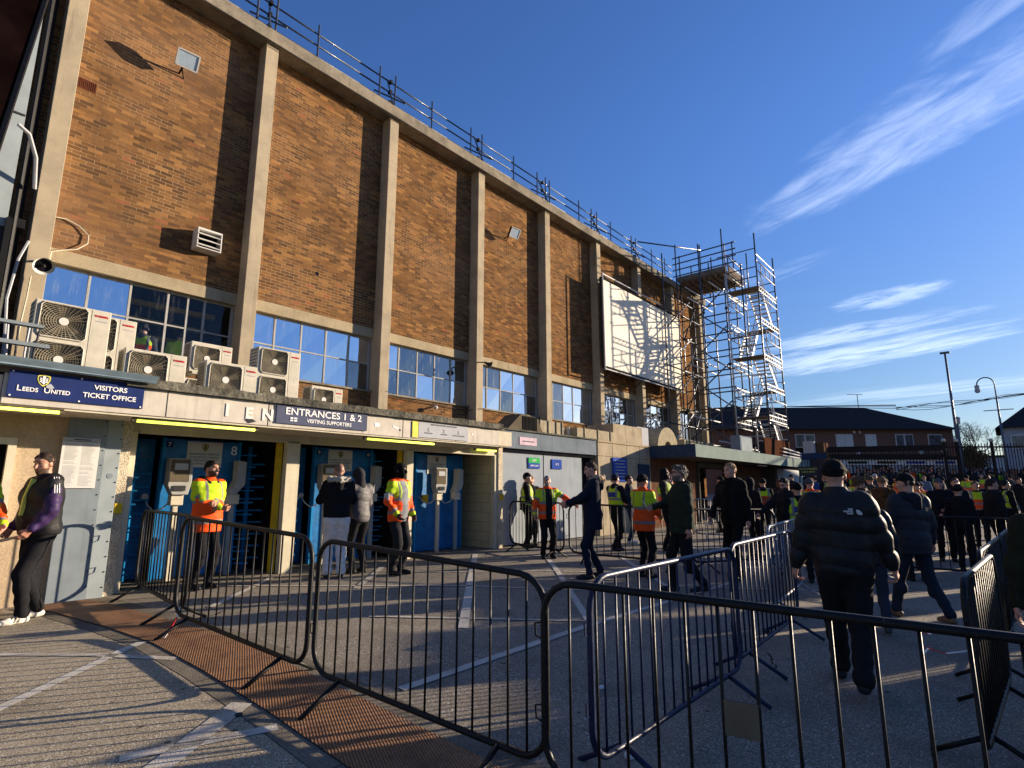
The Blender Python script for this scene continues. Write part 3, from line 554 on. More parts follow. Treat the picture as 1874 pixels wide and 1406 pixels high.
# painted numerals and notices
lettering('8', .22, (4.27, 9.995, 2.02), M['sign_white'], ent, name='numeral')
for (s_, x) in (('7', 3.26), ('9', 5.88), ('10', 7.0)):
    MB().box(x-.05, x+.05, 9.99, 9.999, 2.1, 2.2).build('number_plate', M['navy_sign'], ent); lettering(s_, .09, (x, 9.988, 2.118), M['sign_white'], ent, name='numeral')
def crest(cx, y, cz, s, parent, ring='badge_yellow', mid='sign_white', fig='badge_dark'):
    def shield(k): return [(cx+k*s*a, cz+k*s*b) for a, b in ((-.5, .42), (-.3, .52), (0, .56), (.3, .52), (.5, .42), (.5, .05), (.36, -.3), (.15, -.52), (0, -.6), (-.15, -.52), (-.36, -.3), (-.5, .05))]
    MB().prism([(a, y, b) for a, b in shield(1)], (0, .004, 0)).build('crest', M[ring], parent)
    MB().prism([(a, y-.002, b) for a, b in shield(.80)], (0, .001, 0)).build('crest_field', M[fig], parent)
    q = MB().prism([(cx+s*a, y-.004, cz+s*b) for a, b in ((-.08, .3), (.08, .3), (.1, -.3), (0, -.42), (-.1, -.3))], (0, .001, 0))
    for sx in (-1, 1):
        for i in range(3): q.prism([(cx+s*sx*a, y-.004, cz+s*b) for a, b in ((.12, .18-.16*i), (.30, .26-.16*i), (.32, .16-.16*i), (.13, .08-.16*i))][::sx], (0, .001, 0))
    q.prism([(cx+s*.13*math.cos(a), y-.005, cz+s*(.33+.11*math.sin(a))) for a in np.linspace(0, 6.28, 9)[:-1]], (0, .001, 0))
    q.build('crest_emblem', M[mid], parent)
def notice(x0, x1, z0, z1, y, lab):
    t = thing('notice', lab, 'notice', (x0, y, z0), 'smoking notices on the turnstile doors')
    MB().box(x0, x1, y-.006, y, z0, z1).build('sheet', M['paper'], t)
    cx = (x0+x1)/2; crest(cx, y-.012, z1-.095, .10, t, fig='badge_yellow', mid='badge_dark', ring='badge_dark')
    for i, s_ in enumerate(('SMOKING ONLY PERMITTED', 'IN DESIGNATED SMOKING', 'ZONES AFTER KICK OFF', 'INCLUDING E-CIGARETTES')):
        lettering(s_, .042, (cx, y-.008, z1-.215-i*.052), M['ink'], t, depth=.001, name='wording', stretch=.88)
notice(3.52, 4.07, 1.80, 2.215, 9.99, 'white smoking notice on the blue door beside the big 8'); notice(6.08, 6.62, 1.80, 2.215, 9.99, 'white smoking notice on the middle blue door'); notice(8.62, 9.2, 1.79, 2.215, 9.99, 'white smoking notice on the blue door next to the block wall')
t = thing('rules_poster', 'large sheet of small print fixed to the grey metal column', 'poster', (1.86, 9.010, 1.4))
MB().box(1.71, 2.11, 9.000, 9.012, 1.46, 2.10).build('sheet', M['paper'], t); MB().box(1.71, 2.11, 8.997, 8.999, 2.045, 2.10).build('sheet_header', M['sign_grey'], t)
ln = MB()
for c0 in (1.745, 1.925):
    z = 2.02
    while z > 1.49:
        ln.box(c0, c0+.15*rng.uniform(.6, 1), 8.997, 8.999, z-.0035, z); z -= .0125 if rng.random() < .85 else .026
ln.build('wording', M['pale_ink'], t); MB().box(1.82, 2.0, 8.994, 8.996, 2.07, 2.082).box(1.75, 2.07, 8.994, 8.996, 2.052, 2.056).build('heading', M['ink'], t)

def tube_light(x0, x1, lab, y=8.36, z=2.325):
    t = thing('strip_light', lab, 'strip light', (x0, y, z), 'fluorescent strip lights under the entrance beam')
    MB().box(x0-.04, x1+.04, y+.0, y+.10, z+.015, z+.043).box(x0-.05, x0, y+.02, y+.08, z-.02, z+.02).box(x1, x1+.05, y+.02, y+.08, z-.02, z+.02).build('lamp_body', M['lampbody'], t)
    MB().cyl((x0, y+.02, z-.012), (x1, y+.02, z-.012), .020, 10).build('lamp_tube', M['tube'], t, smooth=True)
tube_light(2.32, 3.85, 'glowing yellow strip light above turnstile 8'); tube_light(5.84, 7.38, 'glowing yellow strip light right of the entrances sign'); tube_light(-.3, 1.51, 'yellow strip light under the ticket office beam', 8.31, 2.345); tube_light(9.35, 10.0, 'short yellow strip light at the end of the entrance beam', 9.1, 2.35)

def scanner(x, y, rz, lab, side):
    t = thing('ticket_scanner', lab, 'ticket scanner', (x, y, zg(x, y)), 'ticket scanners on posts by the turnstiles')
    z0 = zg(x, y)
    MB().box(x-.035, x+.035, y-.03, y+.03, z0, 1.22).build('stand_post', M['zinc_pale'] if side else M['cream_trim'], t)
    MB().box(x-.09, x+.09, y-.07, y+.07, 1.2, 1.36).build('neck_box', M['cream_trim'], t, bevel=.008)
    if side:   # seen edge-on: bent white profile
        MB().prism([(x-.09, y-.09, 1.36), (x+.02, y-.09, 1.36), (x+.16, y-.09, 1.52), (x+.16, y-.09, 1.9), (x+.02, y-.09, 1.92), (x+.02, y-.09, 1.6)], (0, .2, 0)).build('scanner_case', M['case_grey'], t, bevel=.006)
        MB().box(x+.161, x+.175, y-.08, y+.1, 1.54, 1.88).build('screen', M['ink'], t)
    else:
        MB().prism([(x-.10, y-.12, 1.36), (x+.13, y-.12, 1.36), (x+.17, y-.12, 1.55), (x+.17, y-.12, 1.92), (x-.17, y-.12, 1.92), (x-.17, y-.12, 1.5)], (0, .17, 0)).build('scanner_case', M['case_grey'], t, bevel=.012)
        MB().box(x-.155, x+.12, y-.13, y-.121, 1.56, 1.9).build('screen', M['lampbody'], t); MB().box(x-.10, x+.09, y-.135, y-.131, 1.74, 1.84).build('display_label', M['sign_grey'], t); MB().box(x-.09, x+.08, y-.14, y-.131, 1.42, 1.5).build('reader_slot', M['ink'], t)
    MB().tube([(x-.09, y, 1.25), (x-.16, y+.02, 1.16), (x-.26, y+.08, 1.12), (x-.33, y+.15, 1.2), (x-.34, y+.3, 1.33)], .012, 6).build('cable', M['sign_grey'], t); MB().cyl((x-.34, y+.27, 1.33), (x-.34, y+.32, 1.33), .05, 12).build('cable_gland', M['sign_grey'], t)
scanner(3.36, 9.80, 0, 'ticket scanner left of the steward with folded arms', 0); scanner(4.22, 9.8, 0, 'edge-on ticket scanner right of the steward with folded arms', 1); scanner(5.95, 9.8, 0, 'ticket scanner in front of the man in white trousers', 0); scanner(7.0, 9.8, 0, 'edge-on ticket scanner beside the grey puffer jacket', 1); scanner(8.75, 9.75, 0, 'ticket scanner facing out on the last blue door', 0); scanner(9.35, 9.8, 0, 'edge-on ticket scanner against the cream block wall', 1)

# big signs on the fascia, laid out in their own units
YS = 8.28
def sign_frame(name, label, x0, z0, k):
    t = thing(name, label, 'sign', (x0, YS, z0)); return t, (lambda x: x0+x*k), (lambda z: z0+z*k), k
t, fx, fz, k = sign_frame('ticket_office_sign', 'dark blue visitors ticket office sign with a club crest', 1.01, 2.461, .9274)
MB().box(fx(0), fx(1.43), YS-.005, YS+.015, fz(0), fz(.335)).build('board', M['navy_sign'], t)
lettering('VISITORS', .088*k, (fx(1.04), YS-.008, fz(.195)), M['sign_white'], t, stretch=1.05, name='wording', bold=.0012); lettering('TICKET OFFICE', .088*k, (fx(1.04), YS-.008, fz(.085)), M['sign_white'], t, name='wording', bold=.0012)
for (s_, x) in (('L', .105), ('U', .375)): lettering(s_, .098*k, (fx(x), YS-.008, fz(.085)), M['sign_white'], t, name='wording', bold=.001)
lettering('EEDS', .072*k, (fx(.135), YS-.008, fz(.085)), M['sign_white'], t, align='LEFT', name='wording', bold=.001, stretch=.97); lettering('NITED', .072*k, (fx(.412), YS-.008, fz(.085)), M['sign_white'], t, align='LEFT', name='wording', bold=.001, stretch=.95)
crest(fx(.33), YS-.01, fz(.238), .118, t)
MB().prism([(fx(.36), YS-.017, fz(.18)), (fx(.40), YS-.017, fz(.205)), (fx(.44), YS-.017, fz(.16)), (fx(.42), YS-.017, fz(.135)), (fx(.36), YS-.017, fz(.15))], (0, .002, 0)).build('torn_sticker', M['sign_grey'], t)
for x in (.03, .71, 1.40):
    for z in (.02, .315): MB().cyl((fx(x), YS-.006, fz(z)), (fx(x), YS-.012, fz(z)), .010, 8).build('screw', M['sign_white'], t)
t, fx, fz, k = sign_frame('entrances_sign', 'slate grey sign pointing visiting supporters to entrances 1 and 2', 4.118, 2.438, .9274)
MB().box(fx(0), fx(1.76), YS-.005, YS+.015, fz(0), fz(.32)).build('board', M['slate_sign'], t)
lettering('ENTRANCES 1 & 2', .165*k, (fx(.89), YS-.008, fz(.16)), M['sign_white'], t, name='wording', stretch=1.12, bold=.0015); lettering('VISITING SUPPORTERS', .09*k, (fx(.98), YS-.008, fz(.05)), M['sign_white'], t, name='wording', stretch=.98, bold=.001)
MB().box(fx(.24), fx(.36), YS-.010, YS-.006, fz(.05), fz(.115)).build('flag_symbol', M['sign_white'], t); MB().box(fx(.295), fx(.305), YS-.013, YS-.0105, fz(.05), fz(.115)).build('flag_cross', M['slate_sign'], t); MB().box(fx(.24), fx(.36), YS-.016, YS-.0135, fz(.077), fz(.088)).build('flag_cross', M['slate_sign'], t)
t, fx, fz, k = sign_frame('steps_notice', 'pale numbered three-step notice strip on the cream beam', 6.91, 2.415, .9274); t['category'] = 'notice'
MB().box(fx(0), fx(1.42), YS, YS+.015, fz(0), fz(.31)).build('strip', M['sign_grey'], t); MB().box(fx(-.16), fx(-.01), YS+.002, YS+.015, fz(-.01), fz(.31)).build('yellow_end', M['badge_yellow'], t)
for (n_, a, x) in (('1.', 'OPEN WALLET', .27), ('2.', 'FIND TICKET', .70), ('3.', 'PRESENT AT TURNSTILE', 1.13)):
    lettering(n_, .11*k, (fx(x), YS-.003, fz(.13)), M['pale_ink'], t, name='wording'); lettering(a, .03, (fx(x), YS-.003, fz(.085)), M['pale_ink'], t, name='wording')
lettering('HAVE YOUR DIGITAL TICKET READY', .042, (fx(.70), YS-.003, fz(.265)), M['pale_ink'], t, name='wording')
t = thing('painted_lettering', 'raised ghost letters 1 EN left on the cream beam', 'lettering', (3.7, 8.3, 2.5))
lettering('1', .25, (3.395, 8.293, 2.475), M['letter_ghost'], t, bold=.008); lettering('E', .225, (3.71, 8.293, 2.47), M['letter_ghost'], t, bold=.008); lettering('N', .24, (3.99, 8.293, 2.465), M['letter_ghost'], t, bold=.008)
MB().prism([(3.66, 8.286, 2.455), (3.76, 8.286, 2.465), (3.82, 8.286, 2.43), (3.73, 8.286, 2.40)], (0, .003, 0)).build('peeling_patch', M['ink'], t)
MB().prism([(6.44, 8.296, 2.545), (6.51, 8.296, 2.515), (6.49, 8.296, 2.49)], (0, .003, 0)).build('peeling_patch', M['ink'], t)
for pl_ in ([(5.92, 2.6), (6.03, 2.6), (6.03, 2.535), (5.93, 2.535)], [(6.31, 2.59), (6.47, 2.545), (6.45, 2.515), (6.33, 2.555)], [(8.35, 2.6), (8.41, 2.57), (8.37, 2.545)]):
    MB().prism([(a, 8.296, b) for a, b in pl_], (0, .003, 0)).build('sticker_scrap', M['sign_white'], t)
for x in (2.62, 4.0, 6.55, 7.9): MB().box(x, x+.006, 8.295, 8.30, 2.39, 2.73).build('beam_joint', M['lampbody'], ent)
# ------------------------------------------------------------------ outdoor cooling units on the flat roof
def ac(x0, z0, wd, ht, y, fans, lab, dp=.34):
    t = thing('cooling_unit', lab, 'cooling unit', (x0+wd/2, y, z0), 'outdoor cooling units on the flat roof')
    MB().box(x0, x0+wd, y, y+dp, z0+.04, z0+ht).build('casing', M['ac_white'], t, bevel=.012)
    MB().box(x0+.06, x0+.14, y-.02, y+dp+.02, z0, z0+.04).box(x0+wd-.14, x0+wd-.06, y-.02, y+dp+.02, z0, z0+.04).build('foot_rail', M['ac_white'], t)
    s = MB()
    for i in range(16): z = z0+.1+(ht-.16)*i/15; s.box(x0-.006, x0-.001, y+.05, y+dp-.04, z, z+.012)
    s.build('side_fins', M['ac_dark'], t)
    fw_ = wd*.66; R_ = min(fw_*.46, (ht/fans)*.45)
    for f in range(fans):
        cz = z0+ht-(ht/fans)*(f+.5)+.01; cx = x0+.04+fw_/2; hw = fw_*.46; hh = min(hw, (ht/fans)*.44)
        P = lambda k, yy: [(cx+hw*k*a, yy, cz+hh*k*b) for a, b in ((-1, -.82), (-.85, -1), (.85, -1), (1, -.82), (1, .82), (.85, 1), (-.85, 1), (-1, .82))]
        MB().prism(P(1, y-.004), (0, .003, 0)).build('fan_recess', M['ac_dark'], t)
        rim = MB(); pp = P(1.0, y-.012); rim.tube(pp, .011, 5, closed=True); rim.build('grille_rim', M['ac_white'], t)
        b = MB()
        for k in range(5):
            a = k*2*math.pi/5+.4; b.prism([(cx+.06*math.cos(a), y-.006, cz+.06*math.sin(a)), (cx+R_*.85*math.cos(a-.2), y-.007, cz+R_*.85*math.sin(a-.2)), (cx+R_*.88*math.cos(a+.3), y-.008, cz+R_*.88*math.sin(a+.3)), (cx+.07*math.cos(a+.9), y-.006, cz+.07*math.sin(a+.9))], (0, .001, 0))
        b.build('fan_blade', M['lampbody'], t)
        gr = MB()
        for k in range(1, 12): r = k/11.5; gr.tube([(cx+max(-hw, min(hw, r*1.25*hw*math.cos(a))), y-.013, cz+max(-hh, min(hh, r*1.25*hh*math.sin(a)))) for a in np.linspace(0, 2*math.pi, 25)[:-1]], .0032, 3, closed=True)
        for k in range(28):
            a = 2*math.pi*k/28; m_ = min(hw/max(1e-3, abs(math.cos(a))), hh/max(1e-3, abs(math.sin(a)))); m_ = min(m_, hw*1.22)
            gr.cyl((cx, y-.015, cz), (cx+m_*math.cos(a), y-.013, cz+m_*math.sin(a)), .0026, 3)
        gr.build('fan_grille', M['grille_wire'], t)
        MB().cyl((cx, y-.024, cz), (cx, y-.012, cz), .058*min(1, R_/.25), 16).build('fan_hub', M['white_paint'], t)
    px = x0+.04+fw_+.02
    MB().box(px, px+.004, y-.002, y+.01, z0+.06, z0+ht-.02).build('panel_seam', M['ac_dark'], t)
    lettering('TOSHIBA', .042*wd/.9, ((px+x0+wd)/2, y-.003, z0+ht-.11), M['toshiba_red'], t, name='maker_name', bold=.001)
    MB().box(px+.06, px+.20*wd/.9, y-.003, y+.002, z0+ht-.18, z0+ht-.165).build('model_strip', M['pale_ink'], t)
    MB().box(x0+wd-.16, x0+wd-.06, y-.004, y+.002, z0+.07, z0+.10).build('handle_slot', M['ac_dark'], t)
ac(1.37, 2.96, .90, 1.13, 10.0, 2, 'tall twin-fan cooling unit nearest the camera, above the ticket office sign')
ac(1.95, 3.0, .90, 1.25, 10.9, 2, 'twin-fan cooling unit half hidden behind the nearest tall one')
ac(2.50, 2.96, .88, .64, 10.0, 1, 'low cooling unit on the roof edge under the hi-vis figures in the window')
ac(3.83, 3.56, .75, .62, 11.2, 1, 'raised cooling unit standing behind two low ones')
ac(3.75, 2.96, .75, .5, 11.15, 1, 'small cooling unit under the raised one, almost hidden')
ac(3.66, 2.96, .88, .64, 9.95, 1, 'low cooling unit left of the tall one by the second pillar')
ac(4.52, 2.96, .82, 1.04, 9.95, 2, 'tall twin-fan cooling unit right of the second pillar foot')
ac(5.86, 2.96, .72, .56, 10.4, 1, 'lone low cooling unit above the entrances sign')
t = thing('isolator_box', 'pair of small isolator switches on the second pillar', 'switch box', (4.8, 11.9, 3.6))
for x in (5.12, 5.3): MB().box(x, x+.14, 12.05, 12.15, 3.62, 3.78).build('box', M['ac_white'], t); MB().cyl((x+.07, 12.05, 3.7), (x+.07, 12.02, 3.7), .03, 10).build('switch', M['toshiba_red'], t)
t = thing('pipe_bundle', 'loose cooling pipes and timber lying behind the cooling units', 'pipes', (3, 11, 3))
for i in range(5): MB().tube([(1.6, 10.6+.16*i, 2.98+.05*(i % 3)), (2.9, 10.7+.15*i, 3.02+.04*(i % 2)), (4.6, 10.8+.12*i, 3.0), (6.5, 10.9+.1*i, 2.99)], .025, 6).build('pipe', M['ac_dark' if i % 2 else 'board'], t)
MB().bar((2.0, 10.5, 3.2), (2.6, 11.6, 3.24), .12, .04).bar((2.1, 10.5, 3.1), (2.7, 11.6, 3.13), .12, .04).build('timber', M['board'], t)

# ------------------------------------------------------------------ grey wing with big doors
wing = thing('grey_wing', 'grey painted low wing with a tall sliding door beside the turnstiles', 'building', (10.4, 9.25, 0))
MB().box(10.37, 14.66, 9.25, 9.5, 2.45, 2.90).build('fascia', GREYR, wing, bevel=.01)
MB().box(10.37, 14.66, 9.2, 9.6, 2.903, 2.94).box(10.37, 18.1, 9.6, 12.4, 2.8, 2.93).build('flat_roof', MOSS, wing)
MB().box(10.37, 14.66, 9.32, 9.5, 2.36, 2.447).build('door_track', M['dark_room'], wing)
MB().box(10.38, 14.0, 9.36, 9.42, .03, 2.36).build('sliding_door', M['grey_door'], wing); MB().box(12.16, 12.18, 9.352, 9.36, .03, 2.36).box(10.38, 14.0, 9.35, 9.36, .03, .1).build('door_seam', M['ac_dark'], wing)
MB().box(14.0, 14.66, 9.5, 9.6, 0, 2.4).build('dark_gap', M['dark_room'], wing)
MB().box(11.5, 11.97, 9.33, 9.36, 1.98, 2.26).build('exit_board', M['sign_blue'], wing); MB().box(11.5, 11.97, 9.327, 9.33, 2.12, 2.26).build('exit_board_top', M['sign_green'], wing)
lettering('EXIT', .085, (11.74, 9.325, 2.16), M['sign_white'], wing, name='wording'); lettering('KEEP CLEAR', .062, (11.74, 9.325, 2.03), M['sign_white'], wing, name='wording')
MB().box(12.52, 12.97, 9.33, 9.36, 1.99, 2.25).build('number_board', M['sign_blue'], wing); lettering('W 2', .085, (12.75, 9.325, 2.09), M['sign_white'], wing, name='wording')
MB().box(11.03, 11.73, 9.235, 9.25, 2.56, 2.76).build('pink_notice', M['pink_sign'], wing); lettering('NO SMOKING AREA', .05, (11.38, 9.232, 2.64), M['pale_ink'], wing, name='wording')
stn = thing('stone_wing', 'tan stone-clad low wing with a flat roof left of the canopy', 'building', (14.7, 9.25, 0))
MB().box(14.75, 18.1, 9.25, 9.6, 0, 2.86).build('stone_wall', STONE, stn); MB().box(14.72, 18.12, 9.22, 9.65, 2.863, 2.92).build('coping', LINT, stn)
for x in (15.6, 16.5, 17.35): MB().box(x, x+.008, 9.246, 9.25, 0, 2.86).build('joint', M['ac_dark'], stn)
MB().box(14.75, 18.1, 9.246, 9.25, 2.44, 2.45).build('joint', M['ac_dark'], stn)
MB().box(15.53, 16.40, 9.2, 9.24, 1.68, 2.42).build('information_board', M['sign_blue'], stn)
for i in range(6): MB().box(15.65, 16.3-.08*(i % 2), 9.195, 9.2, 2.32-.1*i, 2.345-.1*i).build('wording', M['sign_grey'], stn)
MB().box(17.2, 17.95, 9.2, 9.24, .7, 2.27).build('blue_door', M['dark_blue_paint'], stn)
cn = thing('entrance_canopy', 'flat sage green entrance canopy on a low building under the scaffold', 'canopy', (18.1, 7.6, 2.5))
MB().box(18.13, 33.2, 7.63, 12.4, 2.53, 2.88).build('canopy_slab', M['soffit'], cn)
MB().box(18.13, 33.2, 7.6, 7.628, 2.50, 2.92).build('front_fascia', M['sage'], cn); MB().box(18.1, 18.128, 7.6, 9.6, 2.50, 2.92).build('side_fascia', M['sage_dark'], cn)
boxes('panelled_wall', M['brown_panel'], cn, [(18.1, 22.2, 9.3, 9.5, 0, 2.53), (25.4, 30.4, 9.3, 9.5, 0, 2.53)]); MB().box(30.9, 37.5, 9.0, 9.5, 0, 2.5).build('white_wall', M['white_paint'], cn)
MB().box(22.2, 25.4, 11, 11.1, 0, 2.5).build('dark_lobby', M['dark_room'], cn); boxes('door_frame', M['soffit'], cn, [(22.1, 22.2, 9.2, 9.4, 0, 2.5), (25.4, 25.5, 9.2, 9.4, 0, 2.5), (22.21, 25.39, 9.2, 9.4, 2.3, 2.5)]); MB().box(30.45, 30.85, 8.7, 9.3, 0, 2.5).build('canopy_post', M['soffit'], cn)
MB().box(26.5, 27.6, 8.2, 8.3, 2.46, 2.50).build('soffit_lamp', M['sign_white'], cn)
# ducts on the roofs
def duct_thing(lab, f): t = thing('roof_duct', lab, 'duct', (0, 0, 0), 'ducts and boxes on the low roofs'); f(t)
def f1(t):
    MB().add([(11.3, 9.9, 3.02), (11.9, 9.9, 3.50), (12.6, 9.9, 3.44), (12.9, 9.9, 2.98), (11.3, 10.5, 3.02), (11.9, 10.5, 3.50), (12.6, 10.5, 3.44), (12.9, 10.5, 2.98)], [(0, 3, 2, 1), (4, 5, 6, 7), (0, 1, 5, 4), (1, 2, 6, 5), (2, 3, 7, 6), (3, 0, 4, 7)]).build('duct_cowl', M['lampbody'], t)
    for i in range(11): MB().box(11.95+.0*i+.06*i, 11.97+.06*i, 9.88, 9.9, 3.02, 3.44).build('cowl_rib', M['ac_dark'], t)
duct_thing('dark tilted metal cowl at the left end of the grey wing roof', f1)
def f2(t):
    MB().box(12.95, 14.3, 10.2, 10.8, 2.96, 3.46).build('duct_box', M['duct'], t, bevel=.01)
    for x in (13.1, 13.5, 13.9, 14.2): MB().box(x, x+.03, 10.17, 10.2, 2.96, 3.48).build('flange', M['duct'], t)
    MB().cyl((14.5, 10.4, 2.95), (14.5, 10.4, 3.35), .08, 8).cyl((14.7, 10.3, 2.95), (14.7, 10.3, 3.4), .05, 8).build('vent_pipe', M['ac_white'], t)
duct_thing('cream boxed duct with flanges on the grey wing roof', f2)
def f3(t):
    MB().box(14.9, 17.2, 10.1, 10.7, 2.96, 3.38).build('duct_box', M['duct'], t, bevel=.01)
    for x in (15.3, 16.1, 16.9): MB().box(x, x+.03, 10.07, 10.1, 2.96, 3.40).build('flange', M['duct'], t)
duct_thing('long low cream duct over the stone wing', f3)
def f4(t):
    MB().box(17.3, 19.4, 10.2, 11.3, 2.95, 3.72).build('plant_box', STONE, t)
    MB().box(19.42, 20.3, 10.4, 11.2, 2.95, 3.8).build('grey_box', M['sign_grey'], t)
duct_thing('concrete plant box next to the curved duct', f4)
def f5(t):
    n = 14; vs = []
    for i in range(n+1):
        a = math.pi*(i/n); cx, cz = 21.6, 3.05
        for (r) in (.32, .92):
            for yy in (10.2, 11.1): vs.append((cx-r*math.cos(a), yy, cz+r*math.sin(a)*.95))
    fs = []
    for i in range(n):
        a = i*4; b = a+4; fs += [(a, b, b+1, a+1), (a+2, a+3, b+3, b+2), (a, a+2, b+2, b), (a+1, b+1, b+3, a+3)]
    fs += [(0, 1, 3, 2), (n*4, n*4+2, n*4+3, n*4+1)]
    MB().add(vs, fs).build('duct_bend', M['duct'], t); MB().box(20.4, 23.0, 10.1, 11.2, 2.93, 3.1).build('duct_base', M['duct'], t)
duct_thing('big curved cream duct bend behind the canopy', f5)
def f6(t):
    MB().box(23.2, 26.5, 10.2, 10.9, 2.95, 3.55).build('duct_box', M['duct'], t)
    for x in (23.7, 24.5, 25.3, 26.0): MB().box(x, x+.04, 10.15, 10.2, 2.95, 3.6).build('flange', M['duct'], t)
duct_thing('stepped cream duct under the scaffold', f6)

# ------------------------------------------------------------------ structures at the far left
lp = thing('cladding_panel', 'pale blue-grey steel cladding panel left of the first pillar', 'cladding', (.6, 11.6, 3))
MB().box(-2.5, 1.08, 11.55, 11.65, 5.55, 14).build('upper_sheet', M['zinc_pale'], lp); MB().box(-2.5, 1.08, 11.552, 11.648, 2.95, 5.0).build('lower_sheet', M['zinc'], lp); MB().box(-2.5, 1.10, 11.56, 11.6, 5.0, 5.55).build('dark_band', M['ink'], lp); MB().box(-2.5, 1.075, 11.53, 11.55, 7.5, 7.53).build('joint', M['ink'], lp)
pp = thing('downpipe', 'black downpipe and grey conduits in the gap left of the first pillar', 'pipe', (1.2, 11.9, 3))
MB().tube([(1.16, 11.6, 3), (1.16, 11.6, 6), (1.16, 11.6, 13)], .045, 8).tube([(1.3, 12.3, 3), (1.3, 12.3, 12)], .03, 6).box(1.05, 1.32, 11.7, 12.0, 5.65, 5.8).box(1.06, 1.14, 11.5, 11.6, 3, 5.7).build('black_pipe', M['black_paint'], pp)
MB().tube([(1.36, 11.95, 3.1), (1.33, 11.95, 3.8), (1.27, 11.95, 4.5), (1.33, 11.95, 5.2), (1.42, 11.95, 5.55)], .022, 6).tube([(.95, 10.9, 7.0), (1.1, 10.95, 6.93), (1.25, 11.2, 6.7), (1.33, 11.5, 6.3)], .03, 7).build('conduit', M['sign_grey'], pp)
MB().box(.4, 1.5, 9.4, 9.5, 3.28, 3.33).box(.4, 1.4, 9.3, 9.4, 3.52, 3.56).build('cable_tray', M['zinc'], pp)
for i in range(6): MB().tube([(.9+.1*i, 9.6, 2.95), (.93+.09*i, 9.65, 3.2), (.88+.11*i, 9.8, 3.6)], .014, 5).build('cable', M['ink' if i % 2 else 'sign_grey'], pp)
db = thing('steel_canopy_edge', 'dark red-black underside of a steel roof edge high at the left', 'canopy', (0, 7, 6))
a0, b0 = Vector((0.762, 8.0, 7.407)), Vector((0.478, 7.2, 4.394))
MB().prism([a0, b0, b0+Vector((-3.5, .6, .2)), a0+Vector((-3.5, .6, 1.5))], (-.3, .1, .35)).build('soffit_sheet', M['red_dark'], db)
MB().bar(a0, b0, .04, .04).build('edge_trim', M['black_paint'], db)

# ------------------------------------------------------------------ white hoarding
hb = thing('white_hoarding', 'big blank cream-white hoarding hung on the brick wall behind the scaffold', 'hoarding', (23, 11.9, 6))
MB().box(19.55, 26.95, 11.82, 11.90, 6.42, 10.15).build('sheet', M['bannercloth'], hb)
fr = MB()
for z in (6.36, 10.21): fr.box(19.48, 27.02, 11.80, 11.92, z-.03, z+.03)
for x in (19.5, 27.0): fr.box(x-.03, x+.03, 11.80, 11.92, 6.40, 10.17)
fr.build('frame', M['ac_dark'], hb); MB().cyl((19.4, 11.72, 6.25), (27.1, 11.72, 6.25), .03, 6).cyl((19.4, 11.72, 10.32), (27.1, 11.72, 10.32), .03, 6).cyl((19.42, 11.72, 6.2), (19.42, 11.72, 10.4), .03, 6).build('tube_rail', M['alu'], hb)
for x in (20.2, 22.8, 25.3):
    MB().cyl((x, 11.8, 6.3), (x, 12.2, 6.0), .03, 6).build('stay', M['scaffold_steel'], hb); MB().cyl((x, 11.8, 10.2), (x, 12.2, 10.6), .03, 6).build('stay', M['scaffold_steel'], hb)

# ------------------------------------------------------------------ scaffold
sf = thing('access_scaffold', 'dark tube scaffold tower climbing the far end of the brick stand', 'scaffold', (28.5, 10.8, 3))
S = M['scaffold_steel']; rs = .034
XF, XB = 27.8, 29.35
yp = [9.62, 10.8, 11.95]
def tube_part(a, b, nm='ledger', mt=S, par=sf, r=rs): MB().cyl(a, b, r, 6).build(nm, mt, par, smooth=True)
tops = {(XF, 9.62): 14.75, (XF, 10.8): 14.2, (XF, 11.95): 13.9, (XB, 9.62): 14.6, (XB, 10.8): 14.0, (XB, 11.95): 13.8}
for (x, yv), z in tops.items(): tube_part((x, yv, 2.93), (x, yv, z), 'standard')
tube_part((24.9, 11.6, 2.93), (24.9, 11.6, 13.0), 'standard'); tube_part((26.3, 11.5, 2.93), (26.3, 11.5, 13.9), 'standard'); tube_part((26.3, 10.3, 2.93), (26.3, 10.3, 13.6), 'standard'); tube_part((25.0, 10.4, 2.93), (25.0, 10.4, 8.2), 'standard')
lv = [3.5, 4.5, 5.4, 6.4, 7.3, 8.3, 9.2, 10.2, 11.2]
for i, z in enumerate(lv):
    tube_part((XF, 9.4, z), (XF, 12.2, z)); tube_part((XB, 9.4, z+.05), (XB, 12.1, z+.05))
    if i % 2 == 0:
        for yv in yp: tube_part((XF-.5-1.5*(i % 4 == 0), yv+.05, z+.1), (XB+.3, yv+.05, z+.1), 'transom', M['alu'] if yv < 11 else S)
    if i % 3 == 1: tube_part((24.6, 11.55, z), (29.5, 11.55, z)); tube_part((24.8, 10.35, z+.2), (27.9, 10.35, z+.2), 'ledger', M['alu'])
for i in range(0, 8, 2):
    a, b = lv[i], lv[min(i+2, 8)]
    tube_part((XF-.05, 9.62, a), (XF-.05, 11.95, b), 'brace'); tube_part((XF-.08, 11.95, a+.3), (XF-.08, 9.62, b+.3), 'brace'); tube_part((XF, 11.9, a), (XB, 11.9, b), 'brace'); tube_part((24.9, 11.5, a), (27.8, 11.5, b), 'brace', M['alu'] if i % 4 == 0 else S)
